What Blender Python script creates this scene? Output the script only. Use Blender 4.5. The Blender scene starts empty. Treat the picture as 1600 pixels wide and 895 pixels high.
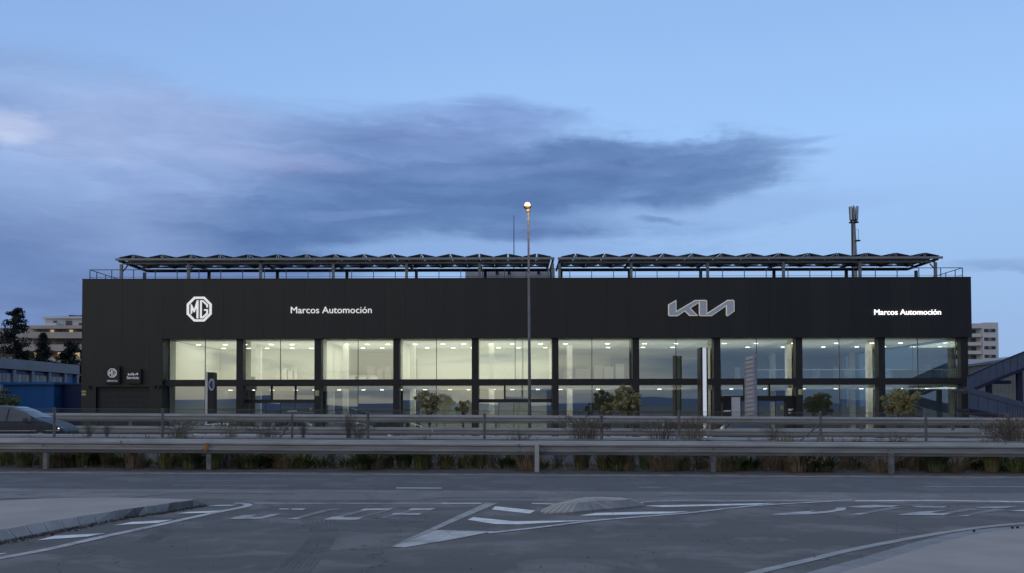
import bpy, bmesh, math, random
from mathutils import Vector, Matrix, Euler
from math import radians as RAD, sin, cos, tan, pi, atan, atan2, sqrt
rnd = random.Random(7)
scene = bpy.context.scene
COL = scene.collection
def S(r, g, b):                        # display value -> linear
    f = lambda c: c/12.92 if c <= .04045 else ((c+.055)/1.055)**2.4
    return (f(r/255), f(g/255), f(b/255), 1)

# ------------------------------------------------------------------ camera
EYE = 1.5
FPX = 1500.0
PITCH, ROLL = RAD(1.7), -0.0024
SHIFT = (187.5 - FPX*tan(PITCH))/1600
cam_d = bpy.data.cameras.new('camera'); cam = bpy.data.objects.new('camera', cam_d); COL.objects.link(cam)
cam_d.sensor_width = 36; cam_d.sensor_fit = 'HORIZONTAL'; cam_d.lens = 36*FPX/1600
cam_d.shift_y = SHIFT; cam_d.clip_start = .1; cam_d.clip_end = 20000
CR = Euler((pi/2+PITCH, 0, 0)).to_matrix() @ Matrix.Rotation(ROLL, 3, 'Z')
cam.matrix_world = Matrix.Translation((0, 0, EYE)) @ CR.to_4x4()
scene.camera = cam
scene.view_settings.view_transform = 'Standard'; scene.view_settings.look = 'None'
scene.view_settings.exposure = 0; scene.view_settings.gamma = 1
scene.cycles.max_bounces = 8; scene.cycles.transparent_max_bounces = 24
scene.cycles.sample_clamp_indirect = 4
# measuring tools: the photograph's pixel -> the point of a plane of the place
def ray(px, py):
    return CR @ Vector(((px-800)/FPX, -(py-447.5)/FPX + SHIFT*1600/FPX, -1))
def P(px, py, Y):
    d = ray(px, py); return Vector((0, 0, EYE)) + d*(Y/d.y)
KS = .0074                             # the roads fall gently to the right
def gz(x): return -KS*max(-90, min(90, x))
def GP(px, py, dz=0.0):
    d = ray(px, py); t = (dz-EYE)/(d.z + KS*d.x)
    return Vector((0, 0, EYE)) + d*t
def PX(px, Y, py=600): return P(px, py, Y).x
def PZ(py, Y, px=800): return P(px, py, Y).z

# ------------------------------------------------------------------ world
SUN_EL, SUN_AZ = RAD(7), RAD(238)      # low behind the camera, well to the left
world = bpy.data.worlds.new('World'); scene.world = world; world.use_nodes = True
class NT:
    def __init__(s, tree): s.t = tree
    def n(s, typ, **kw):
        nd = s.t.nodes.new(typ)
        for k, v in kw.items(): setattr(nd, k, v)
        return nd
    def put(s, sock, v):
        if hasattr(v, 'is_output') or isinstance(v, bpy.types.NodeSocket): s.t.links.new(v, sock)
        else: sock.default_value = v
    def m(s, op, a, b=0.0, c=0.0, clamp=False):
        nd = s.n('ShaderNodeMath', operation=op); nd.use_clamp = clamp
        s.put(nd.inputs[0], a); s.put(nd.inputs[1], b); s.put(nd.inputs[2], c)
        return nd.outputs[0]
    def v(s, op, a, b=(0, 0, 0)):
        nd = s.n('ShaderNodeVectorMath', operation=op)
        s.put(nd.inputs[0], a); s.put(nd.inputs[1], b)
        return nd.outputs['Value'] if op in ('LENGTH', 'DOT_PRODUCT') else nd.outputs['Vector']
    def mr(s, v, a, b, c, d, smooth=True):
        nd = s.n('ShaderNodeMapRange'); nd.interpolation_type = 'SMOOTHSTEP' if smooth else 'LINEAR'
        for i, q in enumerate((v, a, b, c, d)): s.put(nd.inputs[i], q)
        return nd.outputs[0]
    def mix(s, f, a, b):
        nd = s.n('ShaderNodeMix'); nd.data_type = 'RGBA'
        s.put(nd.inputs[0], f); s.put(nd.inputs[6], a); s.put(nd.inputs[7], b)
        return nd.outputs[2]
    def noise(s, vec, scale, detail=4, rough=.55, dist=0.0):
        nd = s.n('ShaderNodeTexNoise'); s.put(nd.inputs['Vector'], vec)
        nd.inputs['Scale'].default_value = scale; nd.inputs['Detail'].default_value = detail
        nd.inputs['Roughness'].default_value = rough; nd.inputs['Distortion'].default_value = dist
        return nd.outputs['Fac']
    def ramp(s, fac, stops):
        nd = s.n('ShaderNodeValToRGB'); e = nd.color_ramp.elements
        while len(e) > 1: e.remove(e[-1])
        e[0].position, e[0].color = stops[0]
        for p_, c_ in stops[1:]:
            q = e.new(p_); q.color = c_
        s.put(nd.inputs[0], fac); return nd.outputs[0]
    def comb(s, x, y, z):
        nd = s.n('ShaderNodeCombineXYZ')
        for i, q in enumerate((x, y, z)): s.put(nd.inputs[i], q)
        return nd.outputs[0]

def build_world():
    t = world.node_tree; t.nodes.clear(); N = NT(t)
    out = N.n('ShaderNodeOutputWorld')
    D = N.n('ShaderNodeTexCoord').outputs['Generated']
    sep = N.n('ShaderNodeSeparateXYZ'); t.links.new(D, sep.inputs[0])
    x, y, z = sep.outputs
    el = N.m('ARCSINE', z); az = N.m('ARCTAN2', x, y)
    sv = N.v('MULTIPLY', D, (1, 1, 3.0))
    n1 = N.noise(sv, 3.2, 6, .56, .6)
    n2 = N.noise(N.v('ADD', sv, (5.3, 1.7, 2.2)), 3.2, 6, .56, .6)
    n3 = N.noise(N.v('MULTIPLY', D, (1, 1, 5.0)), 11, 6, .62, .3)
    # clear dusk sky by elevation
    e01 = N.m('DIVIDE', el, pi/2)
    base = N.ramp(e01, [(0, S(150, 182, 226)), (.05, S(154, 188, 232)), (.10, S(157, 194, 241)), (.17, S(161, 202, 253)),
                        (.24, S(150, 190, 243)), (.34, S(148, 184, 232)), (.6, S(180, 196, 220)), (1, S(196, 204, 218))])
    side = N.mr(az, -.62, .1, .0, 1.0)
    base = N.mix(side, N.v('MULTIPLY', base, (.86, .86, .90)), base)
    # distorted angles for the cloud bank
    U = N.m('ADD', az, N.m('MULTIPLY', N.m('SUBTRACT', n1, .5), .20))
    V = N.m('ADD', el, N.m('MULTIPLY', N.m('SUBTRACT', n2, .5), .085))
    UV = N.comb(U, V, 0)
    fine = N.m('MULTIPLY', N.m('SUBTRACT', n3, .5), .9)
    colr = base; clear = None
    def blob(cx, cy, rx, ry, c, k, soft=.75, fin=1.0, cloud=True):
        nonlocal colr, clear
        a = atan((cx-800)/FPX); e = atan((635-cy)/FPX*cos(a))
        sx = FPX/rx/cos(a)**2; sy = FPX/ry/cos(a)
        d = N.v('LENGTH', N.v('MULTIPLY', N.v('SUBTRACT', UV, (a, e, 0)), (sx, sy, 0)))
        d = N.m('ADD', d, N.m('MULTIPLY', fine, fin))
        f = N.mr(d, 1.15, 1.15-soft, 0.0, k)
        colr = N.mix(f, colr, S(*c))
        inv = N.m('SUBTRACT', 1.0, f)
        if cloud: clear = inv if clear is None else N.m('MULTIPLY', clear, inv)
        elif clear is not None: clear = N.m('SUBTRACT', 1.0, N.m('MULTIPLY', N.m('SUBTRACT', 1.0, clear), inv))
    blob(-60, 380, 760, 300, (130, 158, 206), .95, .55, .35)
    blob(230, 235, 520, 120, (146, 175, 224), .95, .75, .5)
    blob(620, 265, 400, 105, (124, 151, 204), .9, .7, .6)
    blob(90, 440, 560, 110, (101, 128, 180), .9, .9, .5)
    blob(250, 330, 250, 130, (136, 162, 211), .7, .9, .3)
    blob(470, 375, 250, 75, (91, 122, 175), .95, .85, .4)
    blob(790, 305, 480, 110, (94, 127, 180), .95, .85, .9)
    blob(1080, 262, 210, 58, (94, 127, 179), .85, .9, 1.1)
    blob(750, 190, 170, 42, (124, 152, 207), .8, .8, .8)
    blob(940, 236, 240, 26, (92, 123, 176), .7, .8, .6)
    blob(740, 258, 330, 14, (116, 144, 198), .7, .8, .6)
    blob(570, 325, 130, 11, (120, 147, 199), .6, .8, .5)
    blob(420, 240, 190, 16, (146, 164, 212), .6, .9, .6)
    blob(34, 207, 60, 34, (206, 216, 244), .95, .8, 1.2)
    blob(110, 222, 130, 60, (178, 194, 234), .45, .9, 1.0)
    blob(230, 200, 300, 70, (163, 185, 230), .65, .9, .8)
    blob(780, 400, 330, 30, (142, 177, 228), .9, .7, .7, False)
    blob(1150, 330, 300, 30, (150, 186, 236), .8, .9, .5, False)
    blob(850, 362, 60, 17, (105, 135, 190), .8, .9, 1)
    blob(915, 356, 22, 14, (112, 142, 197), .8, .9, 1)
    blob(1058, 338, 34, 10, (114, 144, 198), .8, .9, .8)
    blob(1255, 228, 90, 10, (128, 161, 214), .6, .9, .8)
    blob(1580, 432, 130, 16, (122, 150, 200), .5, .9, .5)
    # billows and streaks inside the bank
    warp = N.v('ADD', N.v('MULTIPLY', D, (1, 1, 3.6)), N.v('MULTIPLY', N.comb(n1, n2, n3), (.10, .10, .14)))
    t1 = N.noise(warp, 9.0, 7, .58, .35); t2 = N.noise(N.v('MULTIPLY', warp, (1, 1, 2.4)), 5.0, 5, .55, .2)
    tex = N.m('ADD', N.m('MULTIPLY', N.m('SUBTRACT', t1, .5), .75), N.m('MULTIPLY', N.m('SUBTRACT', t2, .5), .8))
    k_ = N.m('ADD', 1.0, N.m('MULTIPLY', tex, N.m('MULTIPLY', N.m('SUBTRACT', 1.0, clear), N.mr(az, -.42, -.12, .62, .95))))
    colr = N.v('MULTIPLY', colr, N.comb(N.m('POWER', k_, 1.1), k_, N.m('POWER', k_, .75)))
    veil = N.m('MULTIPLY', N.mr(N.noise(N.v('MULTIPLY', warp, (1, 1, 1.6)), 3.4, 5, .6, .4), .50, .75, 0.0, .22), N.mr(el, .33, .12, 0.0, 1.0))
    colr = N.mix(veil, colr, S(150, 176, 222))
    # the sky behind the camera, seen in the glass: pale after-glow on the left, cloud bank on the right
    rear = N.mr(y, -.05, -.55, 0.0, 1.0)
    raz = N.m('ARCTAN2', x, N.m('MULTIPLY', y, -1.0))
    nr = N.noise(N.v('MULTIPLY', D, (1, 1, 9.0)), 4.2, 5, .55, .4)
    glow = N.ramp(e01, [(0, S(150, 152, 158)), (.016, S(214, 202, 176)), (.03, S(224, 218, 194)), (.06, S(214, 214, 198)), (.14, S(188, 198, 212)), (.3, S(178, 190, 210)), (1, S(196, 204, 218))])
    bank = N.ramp(e01, [(0, S(88, 106, 134)), (.02, S(104, 124, 150)), (.06, S(86, 108, 142)), (.2, S(100, 126, 168)), (.4, S(140, 166, 206)), (1, S(196, 204, 218))])
    rm = N.mr(N.m('ADD', raz, N.m('MULTIPLY', N.m('SUBTRACT', nr, .5), .55)), -.1, .24, 0.0, 1.0)
    rcol = N.mix(rm, glow, bank)
    streak = N.mr(nr, .52, .66, 0.0, .75)
    low = N.mr(el, .30, .04, 0.0, 1.0)
    rcol = N.mix(N.m('MULTIPLY', streak, low), rcol, S(104, 120, 142))
    strk2 = N.m('MULTIPLY', N.mr(nr, .46, .36, 0.0, .5), N.m('MULTIPLY', rm, low))
    rcol = N.mix(strk2, rcol, S(172, 180, 180))
    colr = N.mix(rear, colr, rcol)
    colr = N.mix(N.mr(z, -.004, -.03, 0.0, 1.0), colr, S(70, 76, 88))
    sky = N.n('ShaderNodeTexSky'); sky.sky_type = 'NISHITA'; sky.sun_disc = False
    sky.sun_elevation = SUN_EL; sky.sun_rotation = SUN_AZ
    bg1 = N.n('ShaderNodeBackground'); bg1.inputs[1].default_value = 1.0; t.links.new(colr, bg1.inputs[0])
    bg2 = N.n('ShaderNodeBackground'); bg2.inputs[1].default_value = .08; t.links.new(sky.outputs[0], bg2.inputs[0])
    mx = N.n('ShaderNodeMixShader'); mx.inputs[0].default_value = .03
    t.links.new(bg1.outputs[0], mx.inputs[1]); t.links.new(bg2.outputs[0], mx.inputs[2]); t.links.new(mx.outputs[0], out.inputs[0])
build_world()
sl = bpy.data.lights.new('sun', 'SUN'); sl.energy = .25; sl.angle = RAD(20); sl.color = (1, .86, .72)
so = bpy.data.objects.new('sun', sl); COL.objects.link(so)
so.rotation_euler = Vector((-sin(SUN_AZ)*cos(SUN_EL), -cos(SUN_AZ)*cos(SUN_EL), -sin(SUN_EL))).to_track_quat('-Z', 'Y').to_euler()

# ------------------------------------------------------------------ materials
MATS = {}
def mat(name, c, rough=.6, metal=0.0, c2=None, scale=3.0, bump=0.0, bscale=None, emit=None, es=0.0, spec=.5, stretch=(1, 1, 1), detail=5, lo=.35, hi=.65, coat=0.0):
    m = bpy.data.materials.new(name); m.use_nodes = True; MATS[name] = m
    t = m.node_tree; N = NT(t); b = t.nodes['Principled BSDF']
    b.inputs['Roughness'].default_value = rough; b.inputs['Metallic'].default_value = metal
    b.inputs['Specular IOR Level'].default_value = spec; b.inputs['Coat Weight'].default_value = coat
    c = tuple(c)[:3]+(1,)
    if c2 is None: c2 = tuple(v*.86 for v in c[:3])+(1,)
    c2 = tuple(c2)[:3]+(1,)
    pos = N.n('ShaderNodeNewGeometry').outputs['Position']
    v = N.v('MULTIPLY', pos, stretch)
    f = N.mr(N.noise(v, scale, detail, .6), lo, hi, 0.0, 1.0)
    t.links.new(N.mix(f, c, c2), b.inputs['Base Color'])
    if bump:
        bn = N.n('ShaderNodeBump'); bn.inputs['Strength'].default_value = bump; bn.inputs['Distance'].default_value = .02
        t.links.new(N.noise(pos, bscale or scale*8, 4, .6), bn.inputs['Height']); t.links.new(bn.outputs[0], b.inputs['Normal'])
    if emit:
        b.inputs['Emission Color'].default_value = tuple(emit)[:3]+(1,); b.inputs['Emission Strength'].default_value = es
    return m
def glass_mat(name, tint, refl, rough=0.0):
    m = bpy.data.materials.new(name); m.use_nodes = True; t = m.node_tree; t.nodes.clear(); N = NT(t)
    o = N.n('ShaderNodeOutputMaterial'); tr = N.n('ShaderNodeBsdfTransparent'); tr.inputs[0].default_value = tint
    gl = N.n('ShaderNodeBsdfGlossy'); gl.inputs['Roughness'].default_value = rough; gl.inputs['Color'].default_value = (.92, .97, 1, 1)
    lw = N.n('ShaderNodeLayerWeight'); lw.inputs[0].default_value = .25
    f = N.m('ADD', N.m('MULTIPLY', lw.outputs['Fresnel'], .5), refl, clamp=True)
    mx = N.n('ShaderNodeMixShader'); t.links.new(f, mx.inputs[0]); t.links.new(tr.outputs[0], mx.inputs[1]); t.links.new(gl.outputs[0], mx.inputs[2])
    t.links.new(mx.outputs[0], o.inputs[0]); return m
def road_mat(name, c, c2, cr):
    m = mat(name, c, .82, 0, c2, .35, .25, 90, spec=.35, stretch=(.45, 1.5, 1), detail=8, lo=.36, hi=.64)
    t = m.node_tree; N = NT(t); b = t.nodes['Principled BSDF']
    src = b.inputs['Base Color'].links[0].from_socket
    pos = N.n('ShaderNodeNewGeometry').outputs['Position']
    g = N.noise(pos, 140, 2, .7); col = N.mix(N.mr(g, .35, .7, 0.0, .75), src, tuple(v*.62 for v in c[:3])+(1,))
    g2 = N.noise(pos, 26, 3, .7); col = N.mix(N.mr(g2, .40, .64, 0.0, .5), col, tuple(v*.66 for v in c[:3])+(1,))
    pt = N.mr(N.noise(pos, .9, 6, .65, .5), .48, .62, 0.0, .7); col = N.mix(pt, col, cr)
    dk = N.mr(N.noise(N.v('ADD', N.v('MULTIPLY', pos, (.10, .9, 1)), (9, 3, 0)), 1.1, 5, .6), .50, .68, 0.0, .42)
    col = N.mix(dk, col, tuple(v*.62 for v in c[:3])+(1,))
    crk = N.n('ShaderNodeTexVoronoi'); crk.feature = 'DISTANCE_TO_EDGE'; crk.inputs['Scale'].default_value = .22
    wv = N.v('ADD', pos, N.v('MULTIPLY', N.comb(N.noise(pos, .8, 5), N.noise(N.v('ADD', pos, (7, 7, 0)), .8, 5), 0), (2.2, 2.2, 0)))
    t.links.new(wv, crk.inputs['Vector'])
    ck = N.mr(crk.outputs['Distance'], .0, .0035, .55, 0.0)
    col = N.mix(ck, col, (.02, .02, .022, 1))
    t.links.new(col, b.inputs['Base Color']); return m
def paint_mat(name, c, under, wear):
    m = mat(name, c, .7, 0, tuple(v*.8 for v in c[:3]), 6)
    t = m.node_tree; N = NT(t); b = t.nodes['Principled BSDF']; src = b.inputs['Base Color'].links[0].from_socket
    pos = N.n('ShaderNodeNewGeometry').outputs['Position']
    a = N.noise(pos, 2.4, 8, .72); g = N.noise(pos, 60, 3, .7)
    f = N.mr(N.m('ADD', N.m('MULTIPLY', a, .7), N.m('MULTIPLY', g, .3)), wear-.12, wear+.10, 0.0, 1.0)
    t.links.new(N.mix(f, under, src), b.inputs['Base Color']); return m

ASPH = (.150, .136, .131, 1)
asphalt = road_mat('asphalt', ASPH, (.108, .099, .097), (.205, .186, .178, 1))
asphalt_dark = road_mat('asphalt_newer', (.122, .118, .121, 1), (.103, .100, .104), (.148, .141, .139, 1))
asphalt_worn = road_mat('asphalt_worn', (.215, .196, .190, 1), (.178, .163, .160), (.245, .222, .214, 1))
marking = paint_mat('road_paint', (.78, .76, .74, 1), ASPH, .39)
marking_worn = paint_mat('road_paint_worn', (.52, .50, .485, 1), ASPH, .45)
marking_old = paint_mat('road_paint_old', (.34, .35, .37, 1), ASPH, .515)
marking_dim = paint_mat('road_paint_dim', (.36, .345, .33, 1), ASPH, .42)
dirt = mat('dirt', (.085, .066, .055), .95, 0, (.03, .025, .022), 5, .8, 30)
earth = mat('earth', (.12, .105, .085), .95, 0, (.07, .075, .05), .4, .4, 6)
concrete_pink = mat('concrete_pavement', (.36, .312, .285), .85, 0, (.30, .262, .243), .9, .25, 60, detail=8)
kerb_m = mat('kerb_concrete', (.27, .265, .265), .85, 0, (.20, .20, .20), 2.2, .3, 40)
kerb_tan = mat('kerb_concrete_tan', (.39, .355, .32), .85, 0, (.30, .28, .26), 2.5, .3, 40)
wall_m = mat('wall_concrete', (.24, .245, .27), .9, 0, (.17, .175, .2), 1.5, .3, 20)
galv = mat('galvanised_steel', (.35, .345, .335), .5, .3, (.255, .25, .245), 2.5, .05, 30, stretch=(.4, 3, 3))
galv_far = mat('galvanised_steel_dull', (.36, .355, .34), .55, .3, (.27, .265, .255), 2.0, .05, 30, stretch=(.4, 3, 3))
galv_post = mat('post_steel', (.23, .225, .225), .6, .3, (.14, .135, .135), 6, .1, 30)
wire_m = mat('fence_wire', (.15, .145, .145), .6, .2)
panel_m = mat('black_cladding', (.0185, .0165, .0140), .45, 0, (.0150, .0135, .0118), .6, .02, 4, spec=.55, stretch=(2.5, 1, .12))
def vary(m, amt):                        # each piece its own slight tone
    t = m.node_tree; N = NT(t); b = t.nodes['Principled BSDF']; src = b.inputs['Base Color'].links[0].from_socket
    r_ = N.n('ShaderNodeObjectInfo').outputs['Random']; k_ = N.mr(r_, 0, 1, 1-amt, 1+amt, False)
    t.links.new(N.v('MULTIPLY', src, N.comb(k_, k_, k_)), b.inputs['Base Color'])
    t.links.new(N.m('ADD', N.m('MULTIPLY', r_, .12), b.inputs['Roughness'].default_value-.06), b.inputs['Roughness'])
vary(panel_m, .14)
frame_m = mat('frame_black', (.027, .0255, .025), .5, 0, (.022, .021, .021), 1.5, spec=.4)
dark_m = mat('dark_void', (.010, .010, .011), .6)
int_wall = mat('interior_wall', (.80, .80, .73), .8, 0, (.76, .76, .70), .3)
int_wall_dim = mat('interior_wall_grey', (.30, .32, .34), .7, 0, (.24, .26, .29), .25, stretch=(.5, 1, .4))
int_col = mat('interior_column_white', (.82, .80, .74), .6)
int_ceil = mat('interior_ceiling', (.74, .74, .70), .85)
int_floor = mat('interior_floor', (.34, .33, .31), .35, 0, (.28, .275, .26), .8)
lamp_em = mat('lamp_lens', (.9, .9, .85), .4, emit=(1, .93, .78), es=7)
glass = glass_mat('window_glass', (.90, .95, .92, 1), .31)
glass_r = glass_mat('balustrade_glass', (.80, .92, .95, 1), .08)
mullion = mat('mullion', (.03, .03, .034), .4)
sign_white = mat('sign_white_lit', (.8, .8, .78), .5, emit=(1, .98, .93), es=.55)
sign_glow = mat('sign_bright_lit', (.9, .9, .9), .5, emit=(1, .97, 1), es=1.5)
sign_side = mat('sign_return', (.02, .02, .02), .5)
logo_face = mat('logo_face_grey', (.60, .64, .70), .4, .1, (.56, .60, .66), .5)
logo_edge = mat('logo_edge_lit', (.8, .76, .66), .5, emit=(1, .93, .78), es=.24)
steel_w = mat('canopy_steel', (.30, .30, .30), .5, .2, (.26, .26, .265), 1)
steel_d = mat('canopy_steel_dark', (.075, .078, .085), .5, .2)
panel_pv = mat('solar_cell', (.016, .022, .045), .22, 0, (.013, .018, .038), 4, spec=.6)
panel_back = mat('solar_backsheet', (.05, .055, .075), .5)
alu = mat('aluminium', (.55, .56, .58), .35, .7)
rib_m = mat('ribbed_sheet', (.62, .62, .64), .55, 0, (.54, .54, .56), 1.5)
blue_m = mat('blue_cladding', (.014, .125, .34), .45, 0, (.012, .105, .30), .7, stretch=(2, 2, .2))
blue_lip = mat('blue_fascia', (.016, .15, .36), .45)
fascia_g = mat('grey_fascia', (.26, .26, .285), .6, 0, (.22, .22, .245), .5, stretch=(1, 1, 3))
ramp_m = mat('ramp_blue_grey', (.085, .105, .17), .5, .1, (.07, .088, .145), .8)
ramp_d = mat('ramp_dark_blue', (.014, .014, .06), .5, 0, (.012, .012, .05), 1)
shed_m = mat('shed_sheet', (.27, .255, .235), .7, 0, (.22, .21, .20), .4, stretch=(1, 1, .2))
white_r = mat('render_white', (.72, .71, .71), .8, 0, (.64, .63, .64), .15)
beige_r = mat('render_beige', (.52, .46, .42), .85, 0, (.44, .39, .36), .2)
win_d = mat('window_dark', (.05, .065, .095), .15, 0, (.04, .05, .07), .3)
blind_m = mat('roller_blind', (.30, .27, .23), .8)
tan_m = mat('tan_panel', (.30, .24, .16), .7)
win_lit = mat('window_lit', (.5, .4, .2), .6, emit=(1, .76, .42), es=.40)
bark = mat('bark', (.085, .065, .05), .9, 0, (.05, .04, .03), 8, .6, 30)
leaf_o = mat('leaf_olive', (.33, .29, .125), .6, 0, (.19, .175, .07), 1.6)
leaf_g = mat('leaf_green', (.105, .125, .045), .6, 0, (.06, .075, .03), 1.6)
leaf_dk = mat('needle_dark', (.014, .021, .018), .7, 0, (.009, .014, .012), 1.2)
grass_g = mat('grass_green', (.155, .170, .045), .7, 0, (.085, .100, .028), 4)
grass_o = mat('grass_olive', (.195, .170, .060), .75, 0, (.105, .095, .038), 4)
grass_d = mat('grass_dry', (.26, .185, .105), .85, 0, (.14, .100, .062), 4)
twig_m = mat('dry_twig', (.13, .10, .075), .9, 0, (.08, .06, .048), 6)
navy = mat('car_paint_navy', (.009, .013, .032), .38, 0, spec=.28)
car_glass = mat('car_window', (.022, .036, .05), .04, spec=.9)
tyre_m = mat('tyre_rubber', (.015, .015, .0065), .8)
chrome = mat('chrome_trim', (.62, .56, .44), .3, .6)
black_p = mat('black_plastic', (.014, .014, .0065), .5)
lamp_lens = mat('headlight_lens', (.45, .5, .58), .12, .3)
lamp_on = mat('headlight_lit', (.9, .8, .6), .3, emit=(1, .80, .52), es=1.3)
yellow_m = mat('notice_yellow', (.55, .46, .10), .6, 0, (.40, .34, .10), 20)
notice_w = mat('notice_white', (.55, .55, .5), .6)
hill_m = mat('hill_haze', (.065, .10, .19), 1, 0, (.052, .082, .16), .002)
totem_w = mat('totem_white_lit', (.8, .8, .85), .5, emit=(.82, .86, 1), es=.36)
totem_e = mat('totem_emblem_grey', (.42, .47, .60), .5)
totem_s = mat('totem_silver', (.62, .63, .66), .3, .6)
slat_m = mat('slat_grey', (.42, .41, .42), .5, .2, (.36, .35, .37), 2)
cream_b = mat('board_cream', (.55, .53, .46), .6)
amber_m = mat('reflector_amber', (.40, .17, .03), .3)
bulb_m = mat('lamp_bulb', (1, .9, .7), .3, emit=(1, .52, .17), es=1.6)

# ------------------------------------------------------------------ mesh tools
class MB:
    def __init__(s): s.v = []; s.f = []
    def add(s, vs, fs):
        o = len(s.v); s.v += [tuple(q) for q in vs]; s.f += [tuple(i+o for i in f) for f in fs]; return s
    def box(s, x0, y0, z0, x1, y1, z1):
        return s.add([(x0,y0,z0),(x1,y0,z0),(x1,y1,z0),(x0,y1,z0),(x0,y0,z1),(x1,y0,z1),(x1,y1,z1),(x0,y1,z1)],
                     [(0,3,2,1),(4,5,6,7),(0,1,5,4),(1,2,6,5),(2,3,7,6),(3,0,4,7)])
    def hexa(s, q): return s.add(q, [(0,3,2,1),(4,5,6,7),(0,1,5,4),(1,2,6,5),(2,3,7,6),(3,0,4,7)])
    def beam(s, a, b, w, h, up=(0,0,1)):
        a = Vector(a); b = Vector(b); d = (b-a).normalized(); u = Vector(up)
        r = d.cross(u)
        if r.length < 1e-4: r = d.cross(Vector((0,1,0)))
        r.normalize(); u = r.cross(d)
        q = [c + r*i*w/2 + u*j*h/2 for c in (a, b) for i, j in ((-1,-1),(1,-1),(1,1),(-1,1))]
        return s.add(q, [(0,1,2,3),(7,6,5,4),(0,4,5,1),(1,5,6,2),(2,6,7,3),(3,7,4,0)])
    def tube(s, pts, rads, n=8, cap=True):
        pts = [Vector(p) for p in pts]
        if not isinstance(rads, (list, tuple)): rads = [rads]*len(pts)
        vs = []
        for i, p in enumerate(pts):
            d = (pts[min(i+1, len(pts)-1)] - pts[max(i-1, 0)]).normalized()
            r = d.cross(Vector((0,0,1)))
            if r.length < .05: r = d.cross(Vector((0,1,0)))
            r.normalize(); u = r.cross(d)
            for k in range(n):
                a = 2*pi*k/n; vs.append(p + (r*cos(a)+u*sin(a))*rads[i])
        fs = [(i*n+k, i*n+(k+1)%n, (i+1)*n+(k+1)%n, (i+1)*n+k) for i in range(len(pts)-1) for k in range(n)]
        if cap: fs += [tuple(range(n))[::-1], tuple(range((len(pts)-1)*n, len(pts)*n))]
        return s.add(vs, fs)
    def lathe(s, prof, c, axis='Z', n=16):
        vs = []; c = Vector(c)
        for r, h in prof:
            for k in range(n):
                a = 2*pi*k/n; p, q = r*cos(a), r*sin(a)
                vs.append(c + (Vector((p,q,h)) if axis == 'Z' else Vector((p,h,q)) if axis == 'Y' else Vector((h,p,q))))
        fs = [(i*n+k, i*n+(k+1)%n, (i+1)*n+(k+1)%n, (i+1)*n+k) for i in range(len(prof)-1) for k in range(n)]
        return s.add(vs, fs)
    def prism(s, poly, y0, y1):            # poly in (x,z), extruded along Y
        n = len(poly)
        vs = [(x, y0, z) for x, z in poly] + [(x, y1, z) for x, z in poly]
        return s.add(vs, [tuple(range(n)), tuple(range(n, 2*n))[::-1]] + [((i+1)%n, i, i+n, (i+1)%n+n) for i in range(n)])
    def slab(s, top, dz):                  # closed polygon of 3-D points, given thickness downwards
        n = len(top); vs = [tuple(p) for p in top] + [(p[0], p[1], p[2]-dz) for p in top]
        return s.add(vs, [tuple(range(n)), tuple(range(n, 2*n))[::-1]] + [((i+1)%n, i, i+n, (i+1)%n+n) for i in range(n)])
    def build(s, name, m, parent=None, smooth=False, mesh_only=False):
        me = bpy.data.meshes.new(name); me.from_pydata(s.v, [], s.f); me.update()
        bm = bmesh.new(); bm.from_mesh(me); bmesh.ops.recalc_face_normals(bm, faces=bm.faces); bm.to_mesh(me); bm.free()
        if smooth:
            for p in me.polygons: p.use_smooth = True
        if m: me.materials.append(m)
        return me if mesh_only else link(name, me, parent)
def W(o):
    m = o.matrix_basis.copy()
    return W(o.parent) @ o.matrix_parent_inverse @ m if o.parent else m
def link(name, me, parent=None, loc=None, rot=None):
    o = bpy.data.objects.new(name, me); COL.objects.link(o)
    if loc is not None: o.location = loc
    if rot is not None: o.rotation_euler = rot
    if parent is not None:
        o.parent = parent; o.matrix_parent_inverse = W(parent).inverted()
    return o
def tag(o, label=None, cat=None, group=None, kind=None):
    if label: o['label'] = label
    if cat: o['category'] = cat
    if group: o['group'] = group
    if kind: o['kind'] = kind
    return o
def empty(name, label, cat, group=None, loc=(0, 0, 0), rz=0.0):
    o = bpy.data.objects.new(name, None); COL.objects.link(o); o.location = loc; o.rotation_euler = (0, 0, rz)
    o.empty_display_size = .3
    return tag(o, label, cat, group)
def copy_tree(o, parent=None):
    c = o.copy(); COL.objects.link(c)
    if parent is not None: c.parent = parent
    for ch in list(o.children): copy_tree(ch, c)
    return c
def struct(o): o['kind'] = 'structure'; return o
def sheet(name, pts, m):
    b = MB(); b.add(pts, [tuple(range(len(pts)))]); return struct(b.build(name, m))
def ribbon(name, px, w, m, dz=.004, pts=None):
    g = pts or [GP(a, b, dz) for a, b in px]
    b = MB(); vs = []
    for i, p in enumerate(g):
        d = (g[min(i+1, len(g)-1)] - g[max(i-1, 0)]); d.z = 0; d.normalize(); r = Vector((d.y, -d.x, 0))*w/2
        vs += [p-r, p+r]
    b.add(vs, [(2*i, 2*i+1, 2*i+3, 2*i+2) for i in range(len(g)-1)])
    return struct(b.build(name, m))
def smooth_px(px, n=4):
    out = []
    for i in range(len(px)-1):
        p0 = px[max(i-1, 0)]; p1 = px[i]; p2 = px[i+1]; p3 = px[min(i+2, len(px)-1)]
        for k in range(n):
            t = k/n
            out.append(tuple(.5*((2*p1[j]) + (-p0[j]+p2[j])*t + (2*p0[j]-5*p1[j]+4*p2[j]-p3[j])*t*t + (-p0[j]+3*p1[j]-3*p2[j]+p3[j])*t**3) for j in (0, 1)))
    return out + [px[-1]]
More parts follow.
